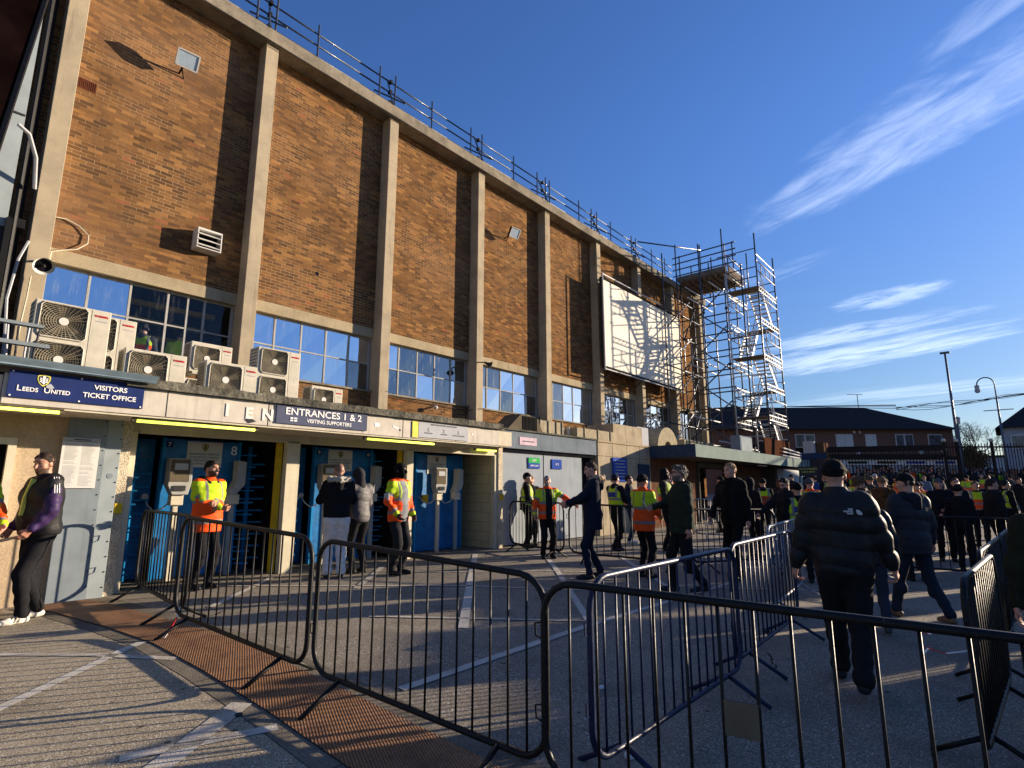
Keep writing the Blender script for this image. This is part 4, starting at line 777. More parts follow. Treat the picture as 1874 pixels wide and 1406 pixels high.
# roof-level platform, its soffit joists and guard rails
MB().box(XF-.2, 30.3, 9.45, 12.0, 12.32, 12.40).box(XF-.24, XF-.2, 9.45, 12.1, 12.38, 12.62).build('platform', M['board'], sf)
jb = MB()
for i in range(8): jb.box(XF-.15, 30.2, 9.6+.32*i, 9.66+.32*i, 12.2, 12.318)
jb.build('joist', M['board'], sf)
for z in (12.75, 13.1, 13.45, 13.8): tube_part((XF-.1, 8.9, z), (XF-.1, 12.3, z), 'guard_rail')
for yv in (9.2, 10.2, 11.3): tube_part((XB+.9, yv, 12.0), (XB+.9, yv, 14.1), 'standard')
for z in (12.85, 13.3): tube_part((XF, 9.5, z), (30.3, 9.5, z), 'guard_rail', M['alu'])
tube_part((23.6, 12.2, 13.35), (XF, 10.75, 13.9), 'guard_rail')
MB().box(28.0, 30.2, 9.42, 9.46, 12.42, 12.68).build('toe_board', M['board'], sf)
for z in (4.6, 7.5, 10.4):
    for (x, yv) in list(tops)[:3]: MB().box(x-.06, x+.06, yv-.06, yv+.06, z, z+.1).build('coupler', M['ac_dark'], sf)
# stair tower of aluminium frames
stt = thing('stair_tower', 'aluminium scaffold stair tower zigzagging up beside the canopy', 'stair tower', (29.2, 8.8, 2.9))
X0, X1, Y0, Y1 = 27.75, 30.65, 8.0, 9.5; AL = M['alu']
for (x, yv, zt) in ((X0, Y0, 14.0), (X1, Y0, 13.6), (X0, Y1, 13.9), (X1, Y1, 13.3), (X0, 8.75, 12.6)):
    MB().cyl((x, yv, 2.92), (x, yv, zt), .036, 6).build('standard', AL if yv > 9 else S, stt, smooth=True)
    for i in range(9): MB().box(x-.05, x+.05, yv-.05, yv+.05, 3.3+1.15*i, 3.36+1.15*i).build('rosette', M['galv'], stt)
rl = [4.1, 7.79, 11.24]; ll = [2.95, 6.1, 9.6]
def rail_set(x0, x1, y, z, lab='guard_frame'):
    m_ = MB()
    for dz in (1.0, .48): m_.cyl((x0, y, z+dz), (x1, y, z+dz), .028, 6)
    for k in range(5): xx = x0+(x1-x0)*k/4; m_.cyl((xx, y, z+.48), (xx, y, z+1.0), .024, 6)
    m_.build(lab, AL, stt, smooth=True)
levels = [4.84, 6.5, 7.79, 10.03-.3, 11.24]
for i, z in enumerate((3.4, 4.84, 6.35, 7.79, 9.6, 11.24)):
    rail_set(X0, X1, Y0, z+.65 if i % 2 == 0 else z+.35)
    tr = MB().bar((X0, Y0, z+.02), (X1, Y0, z+.02), .04, .05).bar((X0, Y0, z-.2), (X1, Y0, z-.2), .04, .05)
    for k in range(9): xx = X0+(X1-X0)*k/9; tr.cyl((xx, Y0, z-.2), (xx+(X1-X0)/9, Y0, z), .014, 4)
    tr.build('lattice_beam', AL, stt); 
    tr = MB().bar((X0, Y1, z+.02), (X1, Y1, z+.02), .04, .05).bar((X0, Y1, z-.2), (X1, Y1, z-.2), .04, .05)
    for k in range(9): xx = X0+(X1-X0)*k/9; tr.cyl((xx, Y1, z-.2), (xx+(X1-X0)/9, Y1, z), .014, 4)
    tr.build('lattice_beam', AL, stt); rail_set(X0, X1-.6, Y1, z+.5)
    for xx in (X0, X1):
        MB().cyl((xx, Y0, z+.5), (xx, Y1, z+.5), .026, 6).cyl((xx, Y0, z+1.0), (xx, Y1, z+1.0), .026, 6).build('end_rail', S if i % 2 else AL, stt, smooth=True)
for i, z in enumerate((4.84, 7.79, 11.24)): MB().box(X0-.03, X0+.75, Y0, Y0+1.45, z-.06, z).build('landing', M['board'], stt)
for i, z in enumerate((6.35, 9.6)): MB().box(X1-.75, X1+.03, Y0, Y0+1.45, z-.06, z).build('landing', M['board'], stt)
fl = [(2.95, 4.84, 1), (4.84, 6.35, 0), (6.35, 7.79, 1), (7.79, 9.6, 0), (9.6, 11.24, 1)]
for (za, zb, rev) in fl:
    xa, xb = (X0+.7, X1-.75) if not rev else (X1-.75, X0+.7)
    yy = (Y0+.08, Y0+.70) if rev else (Y0+.78, Y0+1.38); m_ = MB()
    for k in range(9): f = (k+.5)/9; xx = xa+(xb-xa)*f; zz_ = za+(zb-za)*f; m_.box(xx-.12, xx+.12, yy[0], yy[1], zz_, zz_+.03)
    m_.build('tread', AL, stt)
    for q in yy: MB().bar((xa, q, za), (xb, q, zb), .03, .17).build('stringer', AL, stt)
    MB().cyl((xa, yy[0], za+.95), (xb, yy[0], zb+.95), .024, 6).cyl((xa, yy[0], za+.5), (xb, yy[0], zb+.5), .02, 6).cyl(((xa+xb)/2, yy[0], (za+zb)/2), ((xa+xb)/2, yy[0], (za+zb)/2+.95), .02, 6).build('handrail', AL, stt)
MB().cyl((X0, Y0, 12.9), (X1, Y0, 12.9), .026, 6).cyl((X0, Y0, 13.2), (X0, Y1+.4, 13.2), .026, 6).build('end_rail', S, stt)
t = thing('plywood_hoarding', 'brown plywood sheet standing on the canopy beneath the stairs', 'board', (29, 7.9, 2.93)); MB().box(26.3, 30.2, 7.85, 7.9, 2.94, 3.72).build('sheet', M['ply'], t); [MB().bar((a_, 7.8, 2.94), (b_, 7.8, 3.8), .08, .04).build('prop', M['ac_dark'], t) for a_, b_ in ((27.3, 27.6), (29.8, 29.6))]
t = thing('grey_cabinet', 'pale grey plastic cabinet on the canopy left of the plywood', 'cabinet', (24.8, 8, 2.93)); MB().box(23.6, 25.1, 8.0, 8.4, 2.94, 3.62).build('body', M['zinc'], t, bevel=.03); MB().box(23.7, 25.0, 7.99, 8.0, 3.0, 3.55).build('lid', M['zinc_pale'], t)
for i in range(3): MB().cyl((28.5+.1*i, 7.75, 3.0+.18*i), (33.2, 7.7, 2.96+.10*i), .035, 6).build('tube', M['alu'], stt)
t = thing('utility_pole', 'short dark post with insulators behind the scaffold', 'pole', (37, 14, 0)); MB().cyl((38, 15.5, 0), (38, 15.5, 7.2), .12, 8).build('shaft', M['ac_dark'], t); MB().box(37.7, 38.3, 15.45, 15.55, 6.7, 6.85).cyl((37.8, 15.5, 6.85), (37.8, 15.5, 7.1), .05, 6).build('crossarm', M['ac_dark'], t)

# ------------------------------------------------------------------ houses, fence, poles beyond
def Fp(px, py, d):     # helper used only to survey the distant street: compass bearing and height at a distance
    th = PITCH; r, u, f = px-937., 703.-py, 1031.
    fwd = f*math.cos(th)-u*math.sin(th); up = u*math.cos(th)+f*math.sin(th); k = d/fwd
    c, s = math.cos(YAW), math.sin(YAW); return Vector((r*k*s+d*c, -r*k*c+d*s, up*k+1.45))
hs = thing('terraced_houses', 'row of dark brick houses with a hipped slate roof and shopfronts beyond the fence', 'houses', (54, 8, 1))
cr, cl_ = Vector((58.37, 2.71, 0)), Vector((45.5, 17.8, 0)); ux = (cl_-cr).normalized(); un = Vector((ux.y, -ux.x, 0)) * -1
if un.x < 0: un = -un
def HP(a, b, z): q = cr+ux*a+un*b; return (q.x, q.y, z)       # a along the front from its right corner, b back from it
Lh = (cl_-cr).length
def hbox(a0, a1, b0, b1, z0, z1, mb=None):
    mb = mb or MB(); p = [HP(a, b, z) for a in (a0, a1) for b in (b0, b1) for z in (z0, z1)]
    return mb.add(p, [(0, 1, 3, 2), (4, 6, 7, 5), (0, 4, 5, 1), (2, 3, 7, 6), (0, 2, 6, 4), (1, 5, 7, 3)])
hbox(0, Lh, 0, 8, .8, 6.25).build('wall', M['house_brick'], hs)
e = .35
MB().add([HP(-e, -e, 6.25), HP(Lh, -e, 6.25), HP(Lh, 8+e, 6.25), HP(-e, 8+e, 6.25), HP(4.6, 4, 8.62), HP(Lh, 4, 8.62)], [(0, 1, 5, 4), (1, 2, 5), (2, 3, 4, 5), (3, 0, 4), (0, 3, 2, 1)]).build('roof', M['roof_tile'], hs)
hbox(-e-.05, Lh, -e-.1, -e-.005, 6.17, 6.27).build('gutter', M['ac_dark'], hs)
def hwin(a0, a1, z0, z1, two=True, mat_='curtain'):
    F = hbox(a0, a1, -.03, .0, z0, z1).build('window', M['pvc'], hs)
    nn = 2 if two else 1; wd = (a1-a0)/nn
    for i in range(nn): hbox(a0+wd*i+.07, a0+wd*(i+1)-.07, -.05, -.035, z0+.08, z1-.08).build('pane', M[mat_], F)
for a0, a1, mt_ in ((.95, 2.1, 'house_glass'), (3.3, 4.75, 'house_glass'), (6.3, 7.2, 'curtain'), (8.2, 9.6, 'curtain'), (11.3, 12.9, 'house_glass')): hwin(a0, a1, 4.75, 5.85, a1-a0 > 1.3, mt_)
for a in (2.75, 7.85): hbox(a, a+.22, -.2, 0, 4.1, 4.75).build('alarm_box', M['pvc'], hs)
for a in (7.55, 8.0): hbox(a, a+.16, -.12, 0, 5.9, 6.1).build('vent_box', M['pvc'], hs)
hbox(.5, 12.2, -1.2, 0, 3.75, 4.0).build('shop_awning', M['ac_dark'], hs)
for i, (a0, a1, mt_) in enumerate(((.6, 2.6, 'shop_white'), (2.8, 4.2, 'house_glass'), (4.3, 6.2, 'shop_white'), (6.3, 7.3, 'ac_dark'), (7.4, 9.0, 'shop_white'), (9.1, 12, 'curtain'))): hbox(a0, a1, -.9, -.02, 1.2, 3.3).build('shopfront', M[mt_], hs)
hbox(.4, 12.2, -1.0, -.02, 3.32, 3.73).build('shop_sign', M['sign_white'], hs)
for a0 in (1, 3.3, 5.6, 7.9, 10): hbox(a0, a0+1.5, -1.05, -1.002, 3.42, 3.6).build('sign_panel', M['ac_dark' if a0 > 5 else 'sign_blue'], hs)
for (a, h_) in ((5.0, 1.3), (13.2, 1.2)):
    b = HP(a, 4, 8.5); m_ = MB().cyl(b, (b[0], b[1], b[2]+h_), .03, 5)
    for k in range(5): p = Vector(b)+Vector((0, 0, h_))+ux*(.25*k-.3); m_.cyl(p-un*.2, p+un*.2, .012, 4)
    m_.cyl(Vector(b)+Vector((0, 0, h_))-ux*.5, Vector(b)+Vector((0, 0, h_))+ux*.9, .02, 4).build('aerial', M['ac_dark'], hs)
h2 = thing('far_right_house', 'grey rendered house with a dark roof at the right edge beyond the lamp post', 'house', (53, -1, 1))
MB().box(53.1, 60, -9, -.35, .5, 5.7).build('wall', M['shop_white'], h2); MB().add([(52.7, 0.05, 5.7), (52.7, -9.4, 5.7), (60.4, -9.4, 5.7), (60.4, .05, 5.7), (56.5, -3.2, 8.6), (56.5, -6.5, 8.6)], [(0, 4, 5, 1), (1, 5, 2), (2, 5, 4, 3), (3, 4, 0), (0, 1, 2, 3)]).build('roof', M['roof_tile'], h2)
F = MB().box(53.05, 53.1, -1.5, -.7, 4.2, 5.2).build('window', M['pvc'], h2); MB().box(53.0, 53.04, -1.42, -.78, 4.28, 5.12).build('pane', M['house_glass'], F)
h3 = thing('gable_shed', 'dark low gabled building between the stair tower and the houses', 'building', (45, 17, 0))
_c = Fp(1340, 775, 50); MB().add([(_c.x-3, _c.y+9, 1), (_c.x-3, _c.y-3.5, 1), (_c.x+4, _c.y-3.5, 1), (_c.x+4, _c.y+9, 1), (_c.x-3, _c.y+9, 5), (_c.x-3, _c.y-3.5, 5), (_c.x+4, _c.y-3.5, 5), (_c.x+4, _c.y+9, 5), (_c.x+.5, _c.y+6, 7.0), (_c.x+.5, _c.y-1, 7.0)], [(0, 1, 5, 4), (1, 2, 6, 5), (2, 3, 7, 6), (3, 0, 4, 7), (4, 5, 9, 8), (5, 6, 9), (6, 7, 8, 9), (7, 4, 8)]).build('shell', M['roof_tile'], h3)
# gates and railings across the street end
ga = thing('gate_fence', 'tall dark steel railings and gates across the end of the yard', 'fence', (36, 4.5, .7))
g0, g1, g2 = Vector((32.9, 7.9, 0)), Vector((37.6, 2.2, 0)), Vector((40.4, -1.3, 0))
def fence_run(a, b, zb, zt, n, rail=(.08, .16)):
    for i in range(n+1):
        p = a.lerp(b, i/n); MB().box(p.x-.018, p.x+.018, p.y-.018, p.y+.018, zb, zt+(.1 if i % 2 else .04)).build('picket', M['fence_brown'], ga)
    for z in (zb+.25, zt-.12): MB().bar(a+Vector((0, 0, z)), b+Vector((0, 0, z)), .05, rail[1]).build('rail', M['fence_brown'], ga)
fence_run(g0, g1, 1.2, 3.30, 44); fence_run(g1, g2, .6, 3.75, 30, (.05, .08))
MB().bar(g0+Vector((-.2, .3, 3.46)), g1+Vector((0, 0, 3.6)), .12, .30).build('top_beam', M['fence_brown'], ga)
MB().bar(g0+Vector((-.1, .1, 1.5)), g1+Vector((0, 0, 1.65)), .06, .55).bar(g1+Vector((0, 0, 1.7)), g2+Vector((0, 0, 1.7)), .06, .4).build('kick_panel', M['fence_brown'], ga)
for p, zt in ((g1, 3.9), (g1+Vector((.45, -.5, 0)), 3.9), (g2, 4.0), (g1.lerp(g2, .55), 3.9)):
    MB().cyl((p.x, p.y, .5), (p.x, p.y, zt), .07, 8).build('gate_post', M['fence_brown'], ga); MB().ball((p.x, p.y, zt+.08), .1, 6).build('post_cap', M['sign_grey'], ga)
pi = thing('brick_pier', 'brown gate pier with a tilted floodlight left of the railings', 'pier', (33.3, 7.3, 0)); MB().box(32.9, 33.9, 6.9, 7.9, .2, 3.85).build('shaft', M['brown_panel'], pi); MB().box(32.5, 32.9, 7.3, 7.8, 3.2, 3.9).build('lamp', M['sign_grey'], pi)
t = thing('yellow_text_board', 'small black direction board with yellow lettering under the canopy end', 'sign', (30, 7, 2)); bd = Fp(1462, 857, 26)
MB().bar(Fp(1462, 863, 26.2), Fp(1496, 862, 26), .04, .42).build('board', M['ink'], t); uxx = (Fp(1496, 862, 26)-Fp(1462, 863, 26.2)).normalized()
for i, s_ in enumerate(('VISITORS ENTRANCE', 'TICKETS READY')): lettering(s_, .10, Fp(1479, 862, 26.02)+Vector((-.05, 0, .05-.13*i)), M['badge_yellow'], t, ux=tuple(uxx), name='wording', stretch=.8)
MB().cyl(Fp(1464, 868, 26.1), Fp(1464, 900, 26.1), .03, 6).build('post', M['ac_dark'], t)
t = thing('turnstile_cage', 'dark caged ticket gate between the canopy end and the brick pier', 'gate', (29, 7, 0))
for i in range(9): p = Fp(1470+5*i, 870, 27); MB().cyl((p.x, p.y, .3), (p.x, p.y, 2.9), .02, 5).build('bar', M['dark_blue_paint'], t)
MB().bar(Fp(1468, 836, 27), Fp(1512, 834, 27), .06, .3).build('cage_top', M['dark_blue_paint'], t)
def pole(nm, lab, px, d, zt, r0, r1, cap):
    b = Fp(px[0], px[1], d); t = thing(nm, lab, 'pole', (b.x, b.y, zg(b.x, b.y)))
    MB().tube([(b.x, b.y, zg(b.x, b.y)), (b.x, b.y, zt)], r0, 8, r2=r1).build('shaft', M['pole_grey'], t, smooth=True); cap(t, b, zt); return t
def cap1(t, b, z): MB().box(b.x-.12, b.x+.12, b.y-.25, b.y+.25, z, z+.1).build('head', M['pole_grey'], t)
def cap2(t, b, z): MB().cyl((b.x, b.y, z-.35), (b.x, b.y, z-.05), .17, 8).ball((b.x, b.y, z), .2, 6, sc_=(1, 1, .6)).build('camera_housing', M['sign_grey'], t)
def cap3(t, b, z):
    pts = [(b.x, b.y, z)]+[(b.x-.15*math.sin(a), b.y+.42*(1-math.cos(a)), z+.9+.42*math.sin(a)) for a in np.linspace(0, math.pi, 9)]
    MB().tube(pts, .035, 6).build('swan_neck', M['pole_grey'], t, smooth=True); MB().cyl((pts[-1][0], pts[-1][1], pts[-1][2]-.3), pts[-1], .12, 8).ball((pts[-1][0], pts[-1][1], pts[-1][2]-.35), .15, 6).build('lantern', M['sign_grey'], t)
    MB().box(b.x-.02, b.x+.02, b.y-.7, b.y+.7, z-.75, z-.7).build('crossbar', M['pole_grey'], t)
pole('flood_pole', 'tall plain grey column standing behind the railings', (1760, 860), 34, 9.7, .095, .055, cap1); pole('camera_pole', 'short stout grey camera column with a domed head', (1764, 860), 36, 5.9, .08, .07, cap2); pole('lamp_post', 'dark swan-neck lamp post carrying overhead wires at the right', (1843, 850), 34, 6.9, .085, .045, cap3)
t = thing('white_post', 'pale slim post with a round cap in front of the railings', 'post', (39, .4, 0)); b = Fp(1733, 870, 31); MB().cyl((b.x, b.y, .6), (b.x, b.y, 3.5), .05, 8).ball((b.x, b.y, 3.55), .14, 6).build('shaft', M['sign_grey'], t)
t = thing('overhead_cable', 'sagging bundle of black overhead cables in front of the houses', 'cable', (45, 5, 6.9))
A_, B_, D_ = Fp(1430, 744, 37), Fp(1640, 748, 37), Fp(1838, 726, 34)
for k in range(5): MB().tube([A_.lerp(B_, i/6)+Vector((0, 0, .25*math.sin(.5*k)*(i/6))) for i in range(7)]+[B_.lerp(D_, i/6)+Vector((0, 0, .1*math.sin(k*1.7+i)-.25*math.sin(math.pi*i/6)*(k % 3)/2)) for i in range(7)]+[D_.lerp(Fp(1900, 718, 30), 1)], .018, 4).build('wire', M['ink'], t)
# winter trees
def tree(px, d, h_, lab, seed, leaf=0, spread=1.0):
    r_ = random.Random(seed); b = Fp(px, 870, d); z0 = zg(b.x, b.y); t = thing('bare_tree' if not leaf else 'bushy_tree', lab, 'tree', (b.x, b.y, z0)); tr = MB(); br = MB(); lf = MB()
    tr.tube([(b.x, b.y, z0), (b.x+.1, b.y, z0+h_*.25), (b.x, b.y+.1, z0+h_*.45)], .18, 7, r2=.1)
    def grow(p, dr, ln, r, lev):
        q = p+dr*ln; br.tube([p, p.lerp(q, .5)+Vector((r_.uniform(-.05, .05)*ln,)*3), q], r, 4, r2=r*.6)
        if leaf and lev < 3:
            for _ in range(26):
                c = q+Vector([r_.gauss(0, .35) for _ in range(3)]); a = Vector([r_.gauss(0, 1) for _ in range(3)]).normalized()*.09; e_ = a.orthogonal().normalized()*.06
                lf.add([c-a, c+e_, c+a, c-e_], [(0, 1, 2, 3)])
        if lev > 0:
            for _ in range(3 if lev > 1 else 4):
                nd = (dr+Vector([r_.gauss(0, .5)*spread for _ in range(3)])+Vector((0, 0, .12))).normalized(); grow(q, nd, ln*r_.uniform(.6, .85), r*.6, lev-1)
    for _ in range(5): grow(Vector((b.x, b.y, z0+h_*r_.uniform(.25, .45))), Vector((r_.gauss(0, .5), r_.gauss(0, .5), .9)).normalized(), h_*.2, .07, 4 if not leaf else 3)
    tr.build('trunk', M['bark'], t); br.build('branches', M['bark'], t)
    if leaf: lf.build('crown', M['leafy'], t)
tree(1778, 62, 8.0, 'bare winter tree between the camera column and the lamp post', 3); tree(1800, 70, 8.8, 'taller bare tree behind the swan-neck lamp post', 5, spread=.9); tree(1764, 56, 4.0, 'olive bushy shrub tree behind the railings', 8, 1)
t = thing('distant_roofs', 'pale distant rooftops low on the skyline behind the bare trees', 'buildings', (110, 4, 3)); c = Fp(1770, 845, 110); MB().box(c.x, c.x+6, c.y-8, c.y+9, 0, 7.3).build('wall', M['shop_white'], t); MB().box(c.x-.3, c.x+6, c.y-8.3, c.y+9.2, 7.302, 7.7).build('roof', M['roof_tile'], t)
# green wall bank / right boundary wall seen past the rail
t = thing('boundary_wall', 'low dark boundary wall closing the right side beyond the railings', 'wall', (46, -3, .5)); MB().box(44, 60, -.6, -.35, .3, 2.6).build('wall_face', M['house_brick'], t)
# ------------------------------------------------------------------ crowd barriers
BLK, NVY, GLV = M['black_paint'], M['navy_paint'], M['galv']
def barrier(p0, p1, mt, lab, top=1.1, bars=15, legs=True, pipe=.019, group='crowd control barriers', feetang=0, clip=None):
    p0, p1 = Vector((p0[0], p0[1], zg(*p0))), Vector((p1[0], p1[1], zg(*p1)))
    t = thing('crowd_barrier', lab, 'crowd barrier', tuple(p0.lerp(p1, .5)), group)
    ux = (p1-p0); L = ux.length; ux.normalize(); uz = Vector((0, 0, 1)); un = Vector((ux.y, -ux.x, 0)).normalized()
    Q = lambda a, z, n=0: p0+ux*a+uz*z+un*n
    zb, r = .17, .17; pts = []
    for (cx, cz, a0) in ((r, top-r, 180), (L-r, top-r, 90), (L-r, zb+r, 0), (r, zb+r, -90)):
        for k in range(6): a = R(a0-90*k/5); pts.append(Q(cx+r*math.cos(a), cz+r*math.sin(a)))
    MB().tube(pts, pipe, 8, closed=True).build('frame', mt, t, smooth=True)
    for i in range(bars):
        a = L*(i+1)/(bars+1); MB().cyl(Q(a, zb+.012), Q(a, top-.012), .0075, 6).build('bar', mt, t, smooth=True)
    if legs:
        for a in (.32, L-.32):
            MB().cyl(Q(a, zb, .01), Q(a, .01, .31), .017, 6).cyl(Q(a, zb, -.01), Q(a, .01, -.31), .017, 6).build('leg', mt, t, smooth=True)
    for z in (.45, .85): MB().tube([Q(-.015, z-.04), Q(-.05, z-.03), Q(-.055, z+.03), Q(-.015, z+.04)], .006, 5).build('hook', mt, t)
    return t
barrier((2.64, 8.78), (2.42, 6.5), BLK, 'black barrier furthest left, ending by the cream door post')
barrier((2.30, 6.42), (2.42, 4.12), BLK, 'black barrier standing across the rusty grating in front of the steward with folded arms')
barrier((2.42, 4.02), (2.58, 1.98), BLK, 'large black barrier in the centre foreground standing free by the kerb')
barrier((2.50, 1.93), (2.85, -.42), BLK, 'black barrier crossing the bottom right foreground, cut off by the frame')
barrier((2.74, 1.80), (4.96, 1.80), NVY, 'navy barrier with a sunlit top rail just behind the foreground one')
barrier((5.06, 1.88), (7.28, 1.96), NVY, 'second navy barrier in line, left of the walking man in the black puffer jacket')
barrier((7.5, 2.3), (9.7, 2.5), GLV, 'pale galvanised barrier behind the second navy one')
barrier((10.1, 8.75), (9.42, 6.75), BLK, 'black barrier in front of the grey sliding door')
barrier((9.32, 6.55), (9.95, 4.45), BLK, 'black barrier behind the steward seen from the side')
barrier((10.02, 4.38), (12.1, 3.55), BLK, 'black barrier behind the man in the olive coat')
barrier((15.3, 6.6), (16.2, 4.3), GLV, 'small galvanised barrier near the canopy doorway')
barrier((12.0, 3.3), (14.2, 3.0), BLK, 'black barrier held by the bearded man looking down')
barrier((13.0, 1.9), (13.5, -.35), BLK, 'black barrier standing across the far right lane')
barrier((4.36, .26), (6.2, .15), BLK, 'glossy black barrier end-on at the right with striped tape tied to it')
barrier((6.3, .24), (8.45, .12), BLK, 'second end-on black barrier receding at the right edge')
barrier((8.6, .12), (10.8, .0), BLK, 'third end-on black barrier receding at the right edge')
barrier((13.6, -.35), (15.6, -1.2), GLV, 'galvanised barrier at the right edge beyond the crossing one')
t = thing('barrier_plate', 'dull grey metal plate fixed between bars of the foreground barrier', 'plate', (2.6, 1.3, .3))
u_ = (Vector((2.85, -.42))-Vector((2.50, 1.93))).normalized(); pA = Vector((2.50, 1.93))+u_*.90; pB = Vector((2.50, 1.93))+u_*1.04
MB().bar((pA.x-.012, pA.y, .48), (pB.x-.012, pB.y, .48), .012, .14).build('plate_sheet', M['lampbody'], t)
def tape(pts, lab, wd=.04):
    t = thing('barrier_tape', lab, 'tape', pts[0], 'scraps of red and white tape')
    for i in range(len(pts)-1): MB().bar(pts[i], pts[i+1], wd, .004, up=(0, .3, 1)).build('tape_piece', M['tape_red' if i % 2 else 'tape_white'], t)
tape([(4.44, .26, .62), (4.40, .33, .62), (4.34, .40, .645), (4.31, .45, .60), (4.28, .50, .61)], 'crumpled red and white tape tied round the end-on barrier at the right', .035)
tape([(4.42, .27, .52), (4.35, .38, .50), (4.32, .46, .52), (4.30, .50, .475)], 'second strand of striped tape hanging from the right-hand barrier', .03)
tape([(5.0, .22, .84), (5.01, .22, .76), (5.0, .23, .70)], 'small red tape end fluttering under the right-hand top rail', .03)
tape([(2.33, 6.35, .30), (2.28, 6.28, .22), (2.2, 6.2, .14), (2.12, 6.1, .085)], 'faded tape strands hanging to the grating between two barriers', .02)
for i, (x, y) in enumerate(((1.9, 4.02), (4.1, 2.6), (6.9, 2.2), (3.3, 1.9), (9.0, 5.9))):
    MB().ball((x, y, zg(x, y)+.012), .02+.006*i, 5, sc_=(1.4, 1, .6)).build('litter', M['ink' if i % 2 == 0 else 'paper'], None, (x, y, zg(x, y)), label=['small black scrap of litter lying on the worn white line at the left', 'pale scrap of paper beneath the navy barrier', 'dark scrap on the tarmac behind the second navy barrier', 'crumpled pale paper close to the foreground barrier foot', 'dark dropped scrap near the olive coated man'][i], category='litter')

# ------------------------------------------------------------------ people: smooth-union bodies polygonised with surface nets
def snet(F, org, h):
    s = F < 0; nx, ny, nz = F.shape
    cnt = np.zeros((nx-1, ny-1, nz-1), np.float32); acc = np.zeros((nx-1, ny-1, nz-1, 3), np.float32)
    for ax in range(3):
        sl0 = [slice(None)]*3; sl1 = [slice(None)]*3; sl0[ax] = slice(0, -1); sl1[ax] = slice(1, None)
        a, b = F[tuple(sl0)], F[tuple(sl1)]; cr_ = (a < 0) != (b < 0); tt = np.where(cr_, a/(a-b+1e-12), 0).astype(np.float32)
        o1, o2 = [k for k in range(3) if k != ax]
        for i in (0, 1):
            for j in (0, 1):
                q = [slice(None)]*3; q[o1] = slice(i, cr_.shape[o1]-1+i); q[o2] = slice(j, cr_.shape[o2]-1+j); q = tuple(q)
                c = cr_[q]; cnt += c; acc[..., ax] += np.where(c, tt[q], 0); acc[..., o1] += c*i; acc[..., o2] += c*j
    act = cnt > 0; idx = -np.ones(cnt.shape, np.int64); idx[act] = np.arange(act.sum())
    g = np.argwhere(act); V = (g+acc[act]/cnt[act][:, None])*h+org
    fs = []
    for ax in range(3):
        sl0 = [slice(None)]*3; sl1 = [slice(None)]*3; sl0[ax] = slice(0, -1); sl1[ax] = slice(1, None)
        a, b = s[tuple(sl0)], s[tuple(sl1)]; e_ = np.argwhere(a != b); o1, o2 = [(1, 2), (2, 0), (0, 1)][ax]
        e_ = e_[(e_[:, o1] > 0) & (e_[:, o2] > 0) & (e_[:, o1] < F.shape[o1]-1) & (e_[:, o2] < F.shape[o2]-1)]
        if not len(e_): continue
        inn = a[tuple(e_.T)]
        d1 = np.zeros(3, int); d1[o1] = 1; d2 = np.zeros(3, int); d2[o2] = 1
        q = np.stack([idx[tuple((e_-d1-d2).T)], idx[tuple((e_-d2).T)], idx[tuple(e_.T)], idx[tuple((e_-d1).T)]], 1)
        q[~inn] = q[~inn][:, ::-1]; fs.append(q)
    return V, (np.concatenate(fs) if fs else np.zeros((0, 4), int))
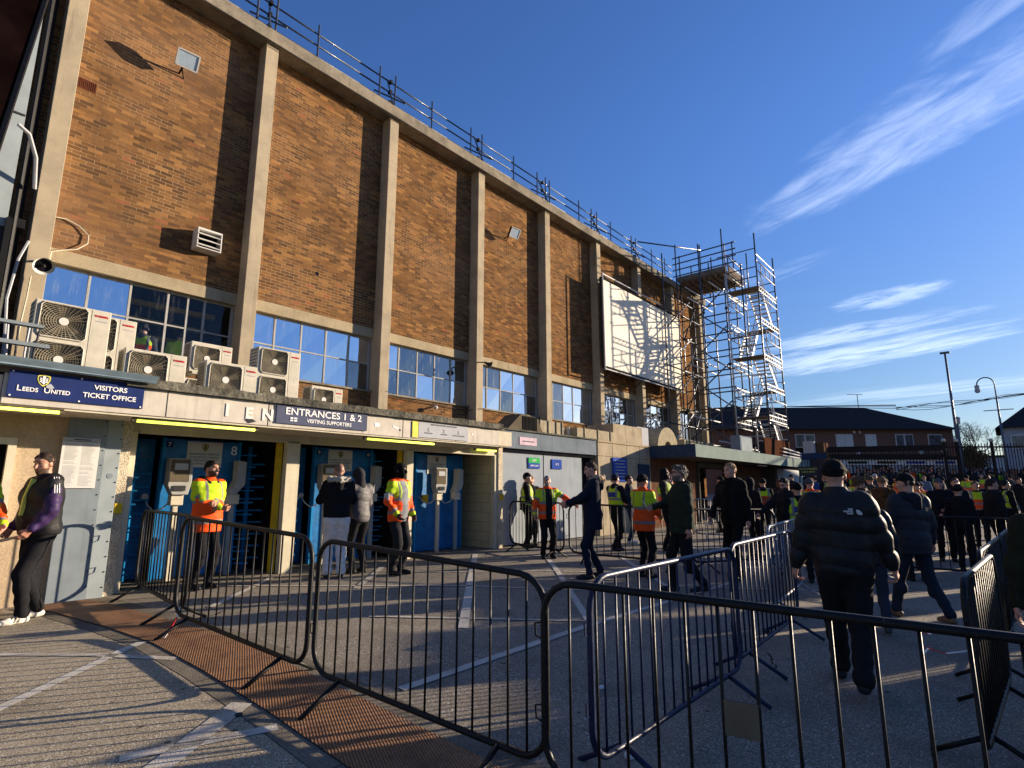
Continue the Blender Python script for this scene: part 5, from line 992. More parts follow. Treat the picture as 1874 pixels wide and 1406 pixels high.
class SDF:
    def __init__(s, k=.03): s.p = []; s.k = k; s.cuts = []; s.ns = None; s.k_sub = .012
    def cap(s, a, b, ra, rb, fl=None, mod=None, sub=False, k=None): s.p.append(('c', np.array(a, float), np.array(b, float), ra, rb, fl, mod, sub, k)); return s
    def ell(s, c, r, rot=None, sub=False, k=None, mod=None): s.p.append(('e', np.array(c, float), np.array(r, float), rot, None, None, mod, sub, k)); return s
    def bounds(s):
        lo, hi = np.full(3, 9e9), np.full(3, -9e9)
        for p in s.p:
            if p[7]: continue
            if p[0] == 'c':
                r = max(p[3], p[4]); lo = np.minimum(lo, np.minimum(p[1], p[2])-r); hi = np.maximum(hi, np.maximum(p[1], p[2])+r)
            else: r = p[2].max(); lo = np.minimum(lo, p[1]-r); hi = np.maximum(hi, p[1]+r)
        return lo-.03, hi+.03
    def mesh(s, h):
        lo, hi = s.bounds(); n = np.ceil((hi-lo)/h).astype(int)+1
        ax = [lo[i]+np.arange(n[i])*h for i in range(3)]; F = np.full(n, 1.0, np.float32)
        for (ty, a, b, c, d, fl, mod, sub, k) in s.p:
            k = s.k if k is None else k
            if ty == 'c': m_ = max(c, d)+k+.045; l2, h2 = np.minimum(a, b)-m_, np.maximum(a, b)+m_
            else: m_ = b.max()+k+.045; l2, h2 = a-m_, a+m_
            i0 = np.clip(np.floor((l2-lo)/h).astype(int), 0, n); i1 = np.clip(np.ceil((h2-lo)/h).astype(int)+1, 0, n)
            if (i1 <= i0).any(): continue
            X, Y, Z = np.meshgrid(ax[0][i0[0]:i1[0]], ax[1][i0[1]:i1[1]], ax[2][i0[2]:i1[2]], indexing='ij'); P = np.stack([X, Y, Z], -1)
            if ty == 'c':
                ab = b-a; L2 = max(1e-9, ab@ab); t_ = np.clip(((P-a)@ab)/L2, 0, 1); D = P-a-t_[..., None]*ab
                if fl is not None: D = D*np.array(fl)
                r = c+(d-c)*t_
                if mod: r = r+mod(t_*math.sqrt(L2))
                D = np.sqrt((D**2).sum(-1))-r
            else:
                q = P-a
                if c is not None: q = q@c
                k0 = np.sqrt(((q/b)**2).sum(-1))+1e-9; k1 = np.sqrt(((q/(b*b))**2).sum(-1))+1e-9; D = k0*(k0-1)/k1
                if mod: D = D-mod(P)
            sl = tuple(slice(i0[i], i1[i]) for i in range(3)); G_ = F[sl]
            if sub: kk = s.k_sub; hh = np.maximum(kk-np.abs(G_+D), 0)/kk; F[sl] = np.maximum(G_, -D)+hh*hh*kk/4
            else: hh = np.maximum(k-np.abs(G_-D), 0)/max(k, 1e-6); F[sl] = np.minimum(G_, D)-hh*hh*k/4
        X, Y, Z = np.meshgrid(*ax, indexing='ij')
        if s.ns:
            for (amp, fr_, sd_) in s.ns:
                r_ = np.random.default_rng(sd_); w_ = np.zeros(n, np.float32)
                for _ in range(5):
                    kv = r_.normal(0, 1, 3); kv /= np.linalg.norm(kv); kv *= fr_*r_.uniform(.6, 1.4); ph = r_.uniform(0, 6.3, 2); kv2 = r_.normal(0, fr_*.35, 3)
                    w_ += np.sin(kv[0]*X+kv[1]*Y+kv[2]*Z+ph[0]+1.3*np.sin(kv2[0]*X+kv2[1]*Y+kv2[2]*Z+ph[1])).astype(np.float32)
                F = F+amp*w_*.4
        for (pt, nn) in s.cuts:  F = np.maximum(F, (X-pt[0])*nn[0]+(Y-pt[1])*nn[1]+(Z-pt[2])*nn[2])
        F[0], F[-1], F[:, 0], F[:, -1], F[:, :, 0], F[:, :, -1] = 1, 1, 1, 1, 1, 1
        return snet(F, lo, h)
def rotz(a): c, s = math.cos(a), math.sin(a); return np.array([[c, -s, 0], [s, c, 0], [0, 0, 1.]])
def rotx(a): c, s = math.cos(a), math.sin(a); return np.array([[1., 0, 0], [0, c, -s], [0, s, c]])
def roty(a): c, s = math.cos(a), math.sin(a); return np.array([[c, 0, s], [0, 1., 0], [-s, 0, c]])
def ik(a, b, l1, l2, hint):
    a, b, hint = np.array(a, float), np.array(b, float), np.array(hint, float); d = b-a; L = np.linalg.norm(d)
    if L > (l1+l2)*.998: b = a+d/L*(l1+l2)*.998; d = b-a; L = np.linalg.norm(d)
    d /= L; x = (l1*l1-l2*l2+L*L)/(2*L); hgt = math.sqrt(max(0, l1*l1-x*x)); hn = hint-d*(hint@d); hn /= np.linalg.norm(hn)+1e-9
    return a+d*x+hn*hgt, b
SKIN = dict(pale=(.50, .27, .19), tan=(.38, .20, .13), brown=(.17, .08, .045), dark=(.06, .032, .022))
YEL, ORA, SIL = (.44, .60, .02), (.80, .085, .012), (.19, .19, .18)
def pmesh(name, parts, material, parent, scale, asm=None, root=None):
    V = np.concatenate([p[0] for p in parts])*scale; n = 0; fs = []
    for p in parts: fs.append(p[1]+n); n += len(p[0])
    Fc = np.concatenate(fs); Cc = np.concatenate([p[2] for p in parts])
    me = bpy.data.meshes.new(name); me.vertices.add(len(V)); me.vertices.foreach_set('co', V.astype(np.float32).ravel())
    me.loops.add(Fc.size); me.polygons.add(len(Fc)); me.loops.foreach_set('vertex_index', Fc.ravel().astype(np.int32))
    me.polygons.foreach_set('loop_start', np.arange(0, Fc.size, 4, dtype=np.int32)); me.polygons.foreach_set('loop_total', np.full(len(Fc), 4, np.int32))
    me.polygons.foreach_set('use_smooth', [True]*len(Fc)); me.update(calc_edges=True)
    at = me.attributes.new('Col', 'FLOAT_COLOR', 'POINT'); at.data.foreach_set('color', np.concatenate([Cc, np.ones((len(Cc), 1))], 1).astype(np.float32).ravel())
    o = bpy.data.objects.new(name, me); C.objects.link(o); me.materials.append(M[material])
    if parent: o.parent = parent
    return o
def person(label, pos, face, H=1.78, top='jacket', tc=(.012, .012, .014), tc2=None, lc=(.012, .012, .013), sc=(.015, .015, .016), skin='pale', hair=(.03, .018, .01), hairk='short',
           hat=None, hatc=(.01, .01, .011), hood=None, hoodc=None, beard=0, lh=None, rh=None, lf=None, rf=None, lean=0, headyaw=0, headpitch=0, bulk=1.0, hem=.90, legw=1.0, res=.014, curl=.6,
           vest=None, seed=1, wr=1.0, group=None, twist=0, neckup=0, furc=None, collar=True, badge=None, headres=None, hands=True, puff=0, stance=.10, handres=.006, hold=None):
    S_ = H/1.8; rr = np.random.default_rng(seed); hip = np.array([0, 0, .93]); Rt = rotz(R(twist))@rotx(-R(lean))
    T_ = lambda p: Rt@(np.array(p, float)-hip)+hip
    lf = lf or (-stance, .02, 0); rf = rf or (stance, -.02, 0)
    feet = {}
    for sgn, f_ in ((-1, lf), (1, rf)):
        an = np.array([f_[0], f_[1], .085+f_[2]]); hp = np.array([sgn*.09, 0, .90]); kn, an = ik(hp, an, .425, .42, (0.05*sgn, 1, 0)); feet[sgn] = (hp, kn, an)
    arms = {}
    for sgn, hnd in ((-1, lh), (1, rh)):
        sh = T_((sgn*.185, -.01, 1.445)); tgt = np.array(hnd, float) if hnd is not None else T_((sgn*.27*max(1, bulk*.96), .03, .86)); el, wr_ = ik(sh, tgt, .285, .255, (sgn*.7, -.8, -.3)); arms[sgn] = (sh, el, wr_)
    sk = np.array(SKIN[skin])
    # --- body (skin): head, neck, slim trunk and limbs, hands with separate fingers; one mesh
    Hd = Rt@rotz(R(headyaw))@rotx(-R(headpitch)); hc = T_((0, .015, 1.665)); Q = lambda p: hc+Hd@np.array(p, float)
    s = SDF(.022)
    s.ell(Q((0, -.012, .022)), (.076, .096, .100), Hd); s.ell(Q((0, .03, -.045)), (.058, .066, .075), Hd); s.cap(Q((0, .078, -.085)), Q((0, .074, -.092)), .022, .02); s.cap(Q((0, .088, .012)), Q((0, .112, -.028)), .010, .014, k=.012)
    for e_ in (-1, 1):
        s.ell(Q((e_*.077, -.008, -.008)), (.011, .022, .033), Hd, k=.008); s.cap(Q((e_*.012, .09, .036)), Q((e_*.048, .078, .036)), .010, .008, k=.012); s.ell(Q((e_*.045, .055, -.025)), (.022, .022, .02), Hd, k=.02); s.ell(Q((e_*.032, .094, .014)), (.016, .012, .010), Hd, sub=True)
    s.cap(Q((-.018, .092, -.058)), Q((.018, .092, -.058)), .008, .008, k=.008)
    s.cap(Q((0, -.02, -.06)), T_((0, -.015, 1.44)), .056, .064)
    Vh, Fh = s.mesh(headres or min(res, .011))
    loc_ = (Vh-hc)@Hd; c_ = np.tile(sk, (len(Vh), 1)); x_, y_, z_ = np.abs(loc_[:, 0]), loc_[:, 1], loc_[:, 2]
    c_[(y_ > .055) & (np.abs(x_-.032) < .013) & (np.abs(z_-.013) < .0065)] = (.02, .015, .012)
    hcol = np.array(hair); c_[(y_ > .055) & (np.abs(x_-.032) < .02) & (np.abs(z_-.036) < .005)] = hcol*.8
    c_[(y_ > .075) & (x_ < .02) & (np.abs(z_+.058) < .007)] = sk*np.array((.8, .5, .5))
    if beard: c_[(y_ > -.01) & (z_ < (-.03 if beard > 1 else -.045)-.3*np.maximum(0, .05-y_)*0) & (z_ > -.14) & ~((y_ > .075) & (x_ < .02) & (np.abs(z_+.058) < .006)) & (loc_[:, 1] > .0)] = hcol*.9+sk*.1
    parts = [(Vh, Fh, c_)]
    s = SDF(.04); s.cap(T_((0, -.01, 1.42)), T_((0, 0, 1.15)), .105, .10, fl=(.8, 1.1, 1)); s.cap(T_((0, 0, 1.15)), (0, 0, .93), .10, .10)
    for g_ in (-1, 1):
        hp, kn, an = feet[g_]; s.cap(hp, kn, .065, .045); s.cap(kn, an, .042, .03); sh, el, w_ = arms[g_]; s.cap(T_((0, -.01, 1.42)), sh, .07, .045); s.cap(sh, el, .038, .033); s.cap(el, w_, .032, .023)
    Vb, Fb = s.mesh(max(res, .02)); parts.append((Vb, Fb, np.tile(sk, (len(Vb), 1))))
    if hands:
        for g_ in (-1, 1):
            sh, el, w_ = arms[g_]; d = w_-el; d /= np.linalg.norm(d); inw = np.array([-g_, .25, 0.]); inw -= d*(inw@d); inw /= np.linalg.norm(inw); wid = np.cross(d, inw)*g_; fwd_ = wid if wid@np.array([0, 1, .3]) > 0 else -wid
            s = SDF(.008); cl_h = curl
            s.cap(w_-d*.03, w_+d*.02, .024, .026, fl=None); a = w_+d*.02; b = w_+d*.08
            for k in (-1, -.35, .35, 1): s.cap(a+fwd_*.018*k, b+fwd_*.03*k, .014, .0125, k=.014)
            for i, k in enumerate((1, .35, -.35, -1)):
                p_ = b+fwd_*.030*k; L_ = (.040, .045, .042, .032)[i]; ang = 0; dr = d
                for j in range(3):
                    ang += cl_h*(.55, .75, .6)[j]+.08*i*cl_h; dr = d*math.cos(ang)+inw*math.sin(ang); q_ = p_+dr*L_*(1, .68, .55)[j]; s.cap(p_, q_, .0088-.0008*j, .0082-.0008*j, k=.004); p_ = q_
            p_ = w_+d*.03+fwd_*.024; t1 = p_+(d*.6+fwd_*.6+inw*.35)/.92*.035; t2 = t1+(d*.85+fwd_*.1+inw*.6)/1.05*.03; s.cap(p_, t1, .013, .0105, k=.01); s.cap(t1, t2, .0102, .0085, k=.004)
            Vn, Fn = s.mesh(handres); parts.append((Vn, Fn, np.tile(sk*np.array((1.05, .95, .95)), (len(Vn), 1))))
    body = pmesh('person', parts, 'skin', None, S_)
    x, y = pos[0], pos[1]; z = pos[2] if len(pos) > 2 else zg(x, y); body.location = (x, y, z); body.rotation_euler = (0, 0, R(face)-math.pi/2)
    ret(body, label=label, category='person', group=group)
    # --- trousers
    s = SDF(.035); bl = bulk; s.ell((0, 0, .94), (.165*bl, .118*bl, .12))
    for g_ in (-1, 1):
        hp, kn, an = feet[g_]; fold = lambda t_: .002*legw*np.sin(t_*38+g_); s.cap(hp+np.array([0, 0, -.02]), kn, .088*legw*bl**.5, .066*legw, mod=fold); s.cap(kn, an+np.array([0, -.01, .02]), .064*legw, .056*legw, mod=lambda t_: .005*legw*np.sin(t_*52)*np.clip(t_/.4, 0, 1)); s.cap(kn+np.array([0, -.02, -.12]), kn+np.array([0, -.02, -.14]), .062*legw, .06*legw)
    s.ns = [(.0035*wr, 26, seed)]; V, F_ = s.mesh(res); pmesh('trousers', [(V, F_, np.tile(np.array(lc), (len(V), 1)))], 'cloth', body, S_)
    # --- shoes
    for g_ in (-1, 1):
        hp, kn, an = feet[g_]; fz = (lf if g_ < 0 else rf)[2]; pit = min(1.0, fz*3.2)
        D_ = np.array([0.10*g_, 1, 0]); D_ /= np.linalg.norm(D_); D2 = D_*math.cos(pit)+np.array([0, 0, -math.sin(pit)]); s = SDF(.03)
        base = an+np.array([0, 0, -.045]); s.cap(base-D2*.05, base+D2*.10, .038, .036); s.cap(base+D2*.10+np.array([0, 0, -.004]), base+D2*.17+np.array([0, 0, -.008]), .036, .03); s.cap(an+np.array([0, 0, .02]), base, .043, .04)
        nn = np.array([0, 0, -1.])*math.cos(pit)+-D_*math.sin(pit); s.cuts = [(base+nn*.036, nn)]
        V, F_ = s.mesh(min(res, .012)); cc_ = np.tile(np.array(sc, float), (len(V), 1)); dd = (V-base)@nn; cc_[dd > .022] = (np.array(sc)*.6+.02) if max(sc) < .3 else (.35, .34, .32)
        pmesh('shoe', [(V, F_, cc_)], 'shoe', body, S_)
    # --- upper garment
    pm = (lambda P: (puff*(np.sqrt(np.abs(np.sin(math.pi*(P[..., 2]+.015*np.sin(P[..., 0]*9))/.135)))-.8))) if puff else None
    pa = (lambda t_: puff*(np.sqrt(np.abs(np.sin(math.pi*t_/.125)))-.8)) if puff else (lambda t_: .004*wr*np.sin(t_*60))
    s = SDF(.05); s.ell(T_((0, 0, 1.30)), (.205*bl, .135*bl, .21), Rt, mod=pm); s.ell(T_((0, .012, 1.10)), (.185*bl, .135*bl, .20), Rt, mod=pm); s.ell((0, 0, .96), (.18*bl, .135*bl, .17), mod=pm)
    if hem < .85: s.cap((0, 0, .95), (0, 0, hem+.02), .165*bl, .17*bl, fl=(.95, 1.25, 1))
    s.cap(T_((-.14*bl, -.01, 1.44)), T_((.14*bl, -.01, 1.44)), .072*bl**.5, .072*bl**.5)
    if collar: s.cap(T_((0, -.02, 1.48)), T_((0, -.012, 1.545+neckup)), .082, .072)
    ar = 1.0+(.25 if puff else 0)
    for g_ in (-1, 1):
        sh, el, w_ = arms[g_]; s.cap(sh, el, .066*ar*bl**.5, .058*ar, mod=pa); s.cap(el, w_-(w_-el)*.04, .057*ar, .043*ar, mod=pa)
    s.ns = [(.004*wr, 24, seed+1), (.002*wr, 55, seed+2)]; s.cuts = [((0, 0, hem), (0, 0, -1)), (T_((0, 0, 1.56+neckup)), tuple(Rt@np.array([0, 0, 1.])))]
    V, F_ = s.mesh(res); L_ = (V-hip)@Rt+hip; cc_ = np.tile(np.array(tc, float), (len(V), 1)); kind = np.zeros(len(V)); ua = np.zeros(len(V))
    for g_ in (-1, 1):
        sh, el, w_ = arms[g_]
        for i, (a, b, r_) in enumerate(((sh, el, .075*ar), (el, w_, .07*ar))):
            ab = b-a; t_ = np.clip(((V-a)@ab)/(ab@ab), 0, 1); d_ = np.linalg.norm(V-a-t_[:, None]*ab, axis=1)
            m_ = (d_ < r_*1.12) & ((i == 1) | (t_ > .12) & (np.abs(L_[:, 0]) > .17*bl)); kind[m_] = 1; ua[m_] = t_[m_]+i
    tz = L_[:, 2]; tx = np.abs(L_[:, 0]); arm = kind > 0
    if top == 'hivis':
        Y_, O_, S2 = map(np.array, (YEL, ORA, SIL)); col = np.where((tz > 1.22)[:, None], Y_, O_); col[(tz > 1.17) & (tz <= 1.22)] = S2; col[(tz > hem+.12) & (tz <= hem+.17)] = S2; col[(np.abs(tx-.115) < .017) & (tz > 1.2)] = S2
        ca = np.where((ua < .55)[:, None] | (ua > 1.86)[:, None], Y_, O_); ca[(ua > .55) & (ua < .72)] = S2; ca[(ua > 1.66) & (ua < 1.84)] = S2; col[arm] = ca[arm]; col[tz > 1.49] = O_
        if tc2 is not None: m_ = (~arm) & (L_[:, 1] > 0) & (L_[:, 0]*1.0 > -.075) & (L_[:, 0] < .075) & (tz < 1.5); col[m_] = np.array(tc2)
        cc_ = col
    elif tc2 is not None: m_ = (arm & (ua > 0)) if top == 'gilet' else ((~arm) & (L_[:, 1] > 0) & (tx < .05)); cc_[m_] = np.array(tc2)
    if top == 'gilet':
        o_ = Rt@np.array([0, 0, 1.])
    g1 = pmesh('hivis_jacket' if top == 'hivis' else ('puffer_jacket' if puff else 'jacket'), [(V, F_, cc_)], 'hivis' if top == 'hivis' else ('nylon' if puff or top in ('nylon', 'gilet') else 'cloth'), body, S_)
    if vest:
        s = SDF(.05); q = 1.07; s.ell(T_((0, 0, 1.30)), (.205*bl*q, .135*bl*q*1.02, .21), Rt); s.ell(T_((0, .012, 1.10)), (.185*bl*q, .135*bl*q, .20), Rt); s.cap(T_((-.11*bl, -.01, 1.45)), T_((.11*bl, -.01, 1.45)), .08, .08); s.ns = [(.003, 24, seed+5)]
        s.cuts = [(T_((0, 0, .98)), tuple(Rt@np.array([0, 0, -1.]))), (T_((0, 0, 1.515)), tuple(Rt@np.array([0, 0, 1.]))), (T_((.20*bl, 0, 0)), tuple(Rt@np.array([1., 0, 0]))), (T_((-.20*bl, 0, 0)), tuple(Rt@np.array([-1., 0, 0])))]
        V, F_ = s.mesh(res); L_ = (V-hip)@Rt+hip; tz = L_[:, 2]; tx = np.abs(L_[:, 0]); cc_ = np.tile(np.array(YEL), (len(V), 1))
        if vest == 'two': cc_[tz < 1.2] = ORA
        if vest == 'orange': cc_[:] = ORA; cc_[(tz > 1.3)] = YEL
        cc_[(tz > 1.17) & (tz < 1.22)] = SIL; cc_[(tz > 1.03) & (tz < 1.075)] = SIL; cc_[(np.abs(tx-.12) < .024) & (tz > 1.19)] = SIL
        if vest == 'police': cc_[(L_[:, 1] < 0) & (tx < .11) & (tz > 1.24) & (tz < 1.36)] = (.03, .05, .2)
        if top == 'jacket' and vest != 'orange': cc_[(L_[:, 1] > 0) & (tx < .035)] = np.array(tc)
        vo = pmesh('hivis_vest', [(V, F_, cc_)], 'hivis', body, S_)
    # --- hair and headwear
    hk = hairk if hat is None or hat == 'cap' else 'fringe'
    def headlayer(grow_, cuts, amp, fr_, col, nm, mtl, extra=None, hres=None, colf=None):
        s = SDF(.02); s.ell(Q((0, -.012, .022)), (.076+grow_, .096+grow_, .100+grow_), Hd)
        if extra: extra(s)
        s.ns = [(amp, fr_, seed+9)]+([(amp*.6, fr_*2.1, seed+10)] if mtl == 'hair' else []) if amp else None; s.cuts = [(Q(p), tuple(Hd@np.array(nv, float)/np.linalg.norm(nv))) for p, nv in cuts]
        V, F_ = s.mesh(hres or (min(res, .011) if mtl != 'hair' or res > .012 else .007)); cc_ = np.tile(np.array(col, float), (len(V), 1))
        if colf: cc_ = colf((V-hc)@Hd, cc_)
        return pmesh(nm, [(V, F_, cc_)], mtl, body, S_)
    if hk == 'short': headlayer(.0055, [((0, .05, .058), (0, .75, -.66)), ((0, 0, -.045), (0, 0, -1))], .005, 120, hair, 'hair', 'hair')
    elif hk == 'quiff': headlayer(.009, [((0, .06, .05), (0, .55, -.83)), ((0, 0, -.05), (0, 0, -1))], .004, 80, hair, 'hair', 'hair', lambda s: s.cap(Q((-.035, .045, .10)), Q((.035, .055, .10)), .022, .022))
    elif hk == 'curly': headlayer(.022, [((0, .06, .038), (0, .55, -.83)), ((0, 0, -.07), (0, 0, -1))], .016, 80, hair, 'hair', 'hair', lambda s: [s.cap(Q((sx*.06, 0, .05)), Q((sx*.075, -.03, -.02)), .035, .03) for sx in (-1, 1)])
    elif hk == 'messy': headlayer(.02, [((0, .055, .055), (0, .7, -.7)), ((0, 0, -.095), (0, 0, -1))], .017, 62, hair, 'hair', 'hair', lambda s: s.cap(Q((0, -.06, .02)), Q((0, -.075, -.06)), .07, .055))
    elif hk == 'stubble': headlayer(.002, [((0, .04, .05), (0, .62, -.78)), ((0, 0, -.03), (0, 0, -1))], 0, 90, tuple(.5*np.array(hair)+.5*sk), 'hair', 'skin')
    elif hk == 'long': headlayer(.014, [((0, .055, .045), (0, .7, -.7)), ((0, 0, -.16), (0, 0, -1))], .006, 70, hair, 'hair', 'hair', lambda s: s.cap(Q((0, -.06, 0)), Q((0, -.07, -.16)), .078, .06))
    if hat == 'beanie': headlayer(.016, [((0, .05, .025), (0, .25, -1))], .002, 60, hatc, 'beanie', 'cloth', lambda s: [s.ell(Q((0, -.014, .042)), (.100, .120, .030), Hd, k=.01)])
    if hat == 'cap': headlayer(.012, [((0, .05, .038), (0, .12, -1))], 0, 60, hatc, 'cap', 'cloth', lambda s: s.cap(Q((0, .07, .045)), Q((0, .15, .03)), .055, .045, fl=tuple(np.abs(Hd@np.array([0, 0, 1.]))*3+1), k=.01))
    if hat == 'balaclava': headlayer(.013, [((0, .0, -.16), (0, 0, -1))], .002, 50, hatc, 'balaclava', 'cloth', lambda s: (s.ell(Q((0, .03, -.045)), (.072, .078, .085), Hd), s.cap(Q((0, -.02, -.06)), T_((0, -.015, 1.46)), .07, .08), s.cap(Q((-.035, .11, .012)), Q((.035, .11, .012)), .022, .022, sub=True), s.cap(Q((0, .1, .0)), Q((0, .115, -.025)), .014, .018)))
    if hat == 'hoodup': headlayer(.026, [((0, .062, 0), (0, 1, .12))], .004, 40, hatc, 'hood', 'cloth', lambda s: (s.cap(Q((0, -.02, -.05)), T_((0, -.02, 1.46)), .085, .10),))
    if hood:
        s = SDF(.03); s.cap(T_((-.085, -.07, 1.50)), T_((.085, -.07, 1.50)), .06, .06); s.cap(T_((0, -.115, 1.47)), T_((0, -.135, 1.38)), .075, .05); s.cap(T_((-.09, -.02, 1.51)), T_((-.06, .07, 1.46)), .045, .035); s.cap(T_((.09, -.02, 1.51)), T_((.06, .07, 1.46)), .045, .035); s.ns = [(.004, 30, seed+4)]
        V, F_ = s.mesh(res); pmesh('hood', [(V, F_, np.tile(np.array(hoodc or tc, float), (len(V), 1)))], 'cloth', body, S_)
        if hood == 'fur':
            s = SDF(.02); s.cap(T_((-.145, -.08, 1.535)), T_((0, -.155, 1.52)), .046, .05); s.cap(T_((.145, -.08, 1.535)), T_((0, -.155, 1.52)), .046, .05); s.cap(T_((-.145, -.08, 1.535)), T_((-.10, .03, 1.51)), .045, .034); s.cap(T_((.145, -.08, 1.535)), T_((.10, .03, 1.51)), .045, .034); s.ns = [(.013, 110, seed+6)]
            V, F_ = s.mesh(min(res, .011)); rc = np.random.default_rng(seed).uniform(.75, 1.15, (len(V), 1)); pmesh('fur_trim', [(V, F_, np.array(furc or (.34, .25, .17))*rc)], 'hair', body, S_)
    body['_j'] = 0; del body['_j']
    info = dict(T=T_, Q=Q, arms=arms, S=S_, body=body, Rt=Rt, Hd=Hd)
    return body, info
def held(info, side, nm, size, material, dirv=(0, .5, .8)):
    """a small flat thing held in the fingers"""
    sh, el, w_ = info['arms'][side]; d = (w_-el)/np.linalg.norm(w_-el); c = (w_+d*.10)*info['S']; b = info['body']; mw = Matrix.Translation(b.location) @ Matrix.Rotation(b.rotation_euler.z, 4, 'Z')
    a = mw @ Vector(c); e_ = mw @ Vector(c+np.array(dirv)*size[1]); return MB().bar(a, e_, size[0], size[2]), a
# ------------------------------------------------------------------ the people
BK = (.011, .011, .013); NV = (.012, .016, .03)
def local_child(o, body): o.parent = body; return o
def locletter(s, size, p, body, mt, ux=(1, 0, 0), uz=(0, 0, 1), **kw):
    o = lettering(s, size, p, M[mt], None, ux=ux, uz=uz, **kw); o.parent = body; return o
def locmesh(mb, nm, body, mt, **kw): o = mb.build(nm, M[mt], None, **kw); o.parent = body; return o

b, i_ = person('man in a black sleeveless padded jacket over purple sleeves leaning by the grey metal column', (1.44, 8.05), 192, H=1.79, top='gilet', tc=BK, tc2=(.035, .016, .07), lc=(.013, .013, .015), sc=(.62, .58, .5), skin='tan', hair=(.025, .015, .01), beard=1,
    hood=True, lh=(-.22, .17, .97), rh=(.22, .17, .97), lean=3, headyaw=26, headpitch=9, bulk=1.38, hem=.90, legw=1.12, res=.011, puff=.0, seed=11, lf=(-.10, .10, 0), rf=(.12, -.12, 0), wr=1.2)
S_ = i_['S']; sh, el, w_ = i_['arms'][-1]; ab = (el-sh)/np.linalg.norm(el-sh)
for k in (-1, 0, 1):
    q = MB(); off = np.array([0, .022*k, 0])
    pts = [(sh+off+ab*t_+np.array([-.092 if t_ > .02 else -.062, 0, .062 if t_ < .02 else .012])*1.0)*S_ for t_ in (-.01, .04, .08, .12)]
    q.tube([tuple(p) for p in pts], .0045, 5); locmesh(q, 'sleeve_stripe', b, 'sign_white')
hp_ = np.array([-.155, .03, .80])*S_
q = MB()
for k in range(3): q.prism([(hp_[0]-.012, hp_[1]+.03*k-.01, hp_[2]-.02), (hp_[0]-.012, hp_[1]+.03*k+.012, hp_[2]-.02), (hp_[0]-.012, hp_[1]+.03*k-.004, hp_[2]+.012+.014*k), (hp_[0]-.012, hp_[1]+.03*k-.022, hp_[2]+.012+.014*k)], (.004, 0, 0))
locmesh(q, 'trouser_emblem', b, 'sign_white')
q = MB(); p0_, p1_, p2_ = [i_['T'](v)*S_ for v in ((-.07, .12, 1.50), (-.08, .185, 1.30), (-.06, .20, 1.12))]
q.bar(tuple(p0_), tuple(p1_), .05, .02, up=(1, .3, 0)).bar(tuple(p1_), tuple(p2_), .05, .02, up=(1, .3, 0)); locmesh(q, 'yellow_scarf', b, 'badge_yellow')
for k in range(3):
    for sx in (-1,): q = MB().bar((sx*.145*S_, .13+.035*k, .03), (sx*.13*S_, .10+.035*k, .085), .012, .012); locmesh(q, 'shoe_stripe', b, 'lampbody')

b, i_ = person('bearded steward with folded arms in a yellow and orange coat before turnstile 8', (3.43, 8.74), 283, H=1.80, top='hivis', tc2=None, lc=BK, skin='tan', hair=(.012, .008, .007), hairk='quiff', beard=2, lh=(.03, .21, 1.17), rh=(-.03, .25, 1.12), curl=1.3, headyaw=14, bulk=1.2, hem=.78, hood=True, hoodc=BK, res=.011, seed=21, headpitch=-2)
b, i_ = person('bald man seen from behind in a black fur-hooded jacket and white trousers', (5.20, 8.19), 66, H=1.80, top='jacket', tc=BK, lc=(.60, .60, .60), sc=(.03, .03, .03), skin='tan', hairk='stubble', hood='fur', furc=(.36, .33, .28), lh=(-.12, .32, 1.22), rh=(.12, .32, 1.22), bulk=1.16, hem=.93, legw=1.3, res=.012, seed=31, headpitch=12, headyaw=5, wr=.55)
b, i_ = person('person in a grey padded jacket bowing their head beside the bald man', (5.74, 8.34), 92, H=1.74, top='puffer', puff=.010, tc=(.10, .095, .10), lc=BK, hat='hoodup', hatc=(.03, .03, .033), lh=(-.1, .32, 1.25), rh=(.1, .32, 1.25), bulk=1.02, hem=.86, res=.013, seed=41, headpitch=32, lean=6)
b, i_ = person('steward in a black balaclava with an open hi-vis coat over a grey padded top', (6.06, 7.72), 283, H=1.82, top='hivis', tc2=(.16, .17, .18), lc=(.02, .02, .022), hat='balaclava', skin='dark', hatc=(.006, .006, .007), lh=(-.17, .17, .95), rh=(.2, .13, .97), bulk=1.05, hem=.84, headyaw=10, res=.012, seed=51, legw=1.1, wr=1.4)
locmesh(MB().box(.30*i_['S'], .315*i_['S'], -.05, .05, 1.20, 1.31), 'arm_badge', b, 'sign_grey')
b, i_ = person('officer in a black peaked cap and yellow vest beside the grey sliding door', (10.76, 8.79), 308, H=1.78, hat='cap', vest='police', tc=BK, lh=(-.12, .22, 1.02), rh=(.12, .22, 1.02), res=.016, seed=61, hairk='short', bulk=1.06)
person('fair-haired person half hidden behind the officer in the peaked cap', (11.3, 9.1), 230, H=1.72, tc=(.03, .03, .035), hairk='long', hair=(.30, .17, .08), res=.018, seed=62, hands=False)
b, i_ = person('grey-bearded steward stretching one arm out to the man in the navy parka', (9.45, 7.18), 234, H=1.66, top='hivis', tc2=(.012, .012, .014), lc=BK, skin='pale', hair=(.26, .24, .22), beard=2, lh=(-.56, .22, 1.16), rh=(.33, .12, .95), bulk=1.13, hem=.84, res=.012, seed=71, headyaw=-8, legw=1.1)
b, i_ = person('man in a long navy parka with a brown fur hood walking left', (8.05, 5.18), 128, H=1.88, top='jacket', tc=NV, lc=(.012, .016, .032), sc=(.02, .02, .02), hair=(.045, .026, .016), hood='fur', lh=(-.08, .40, 1.15), rh=(.08, .36, 1.12), hem=.74, bulk=1.04, lf=(-.09, .09, 0), rf=(.08, -.09, .01), headpitch=16, res=.012, seed=81, legw=.95)
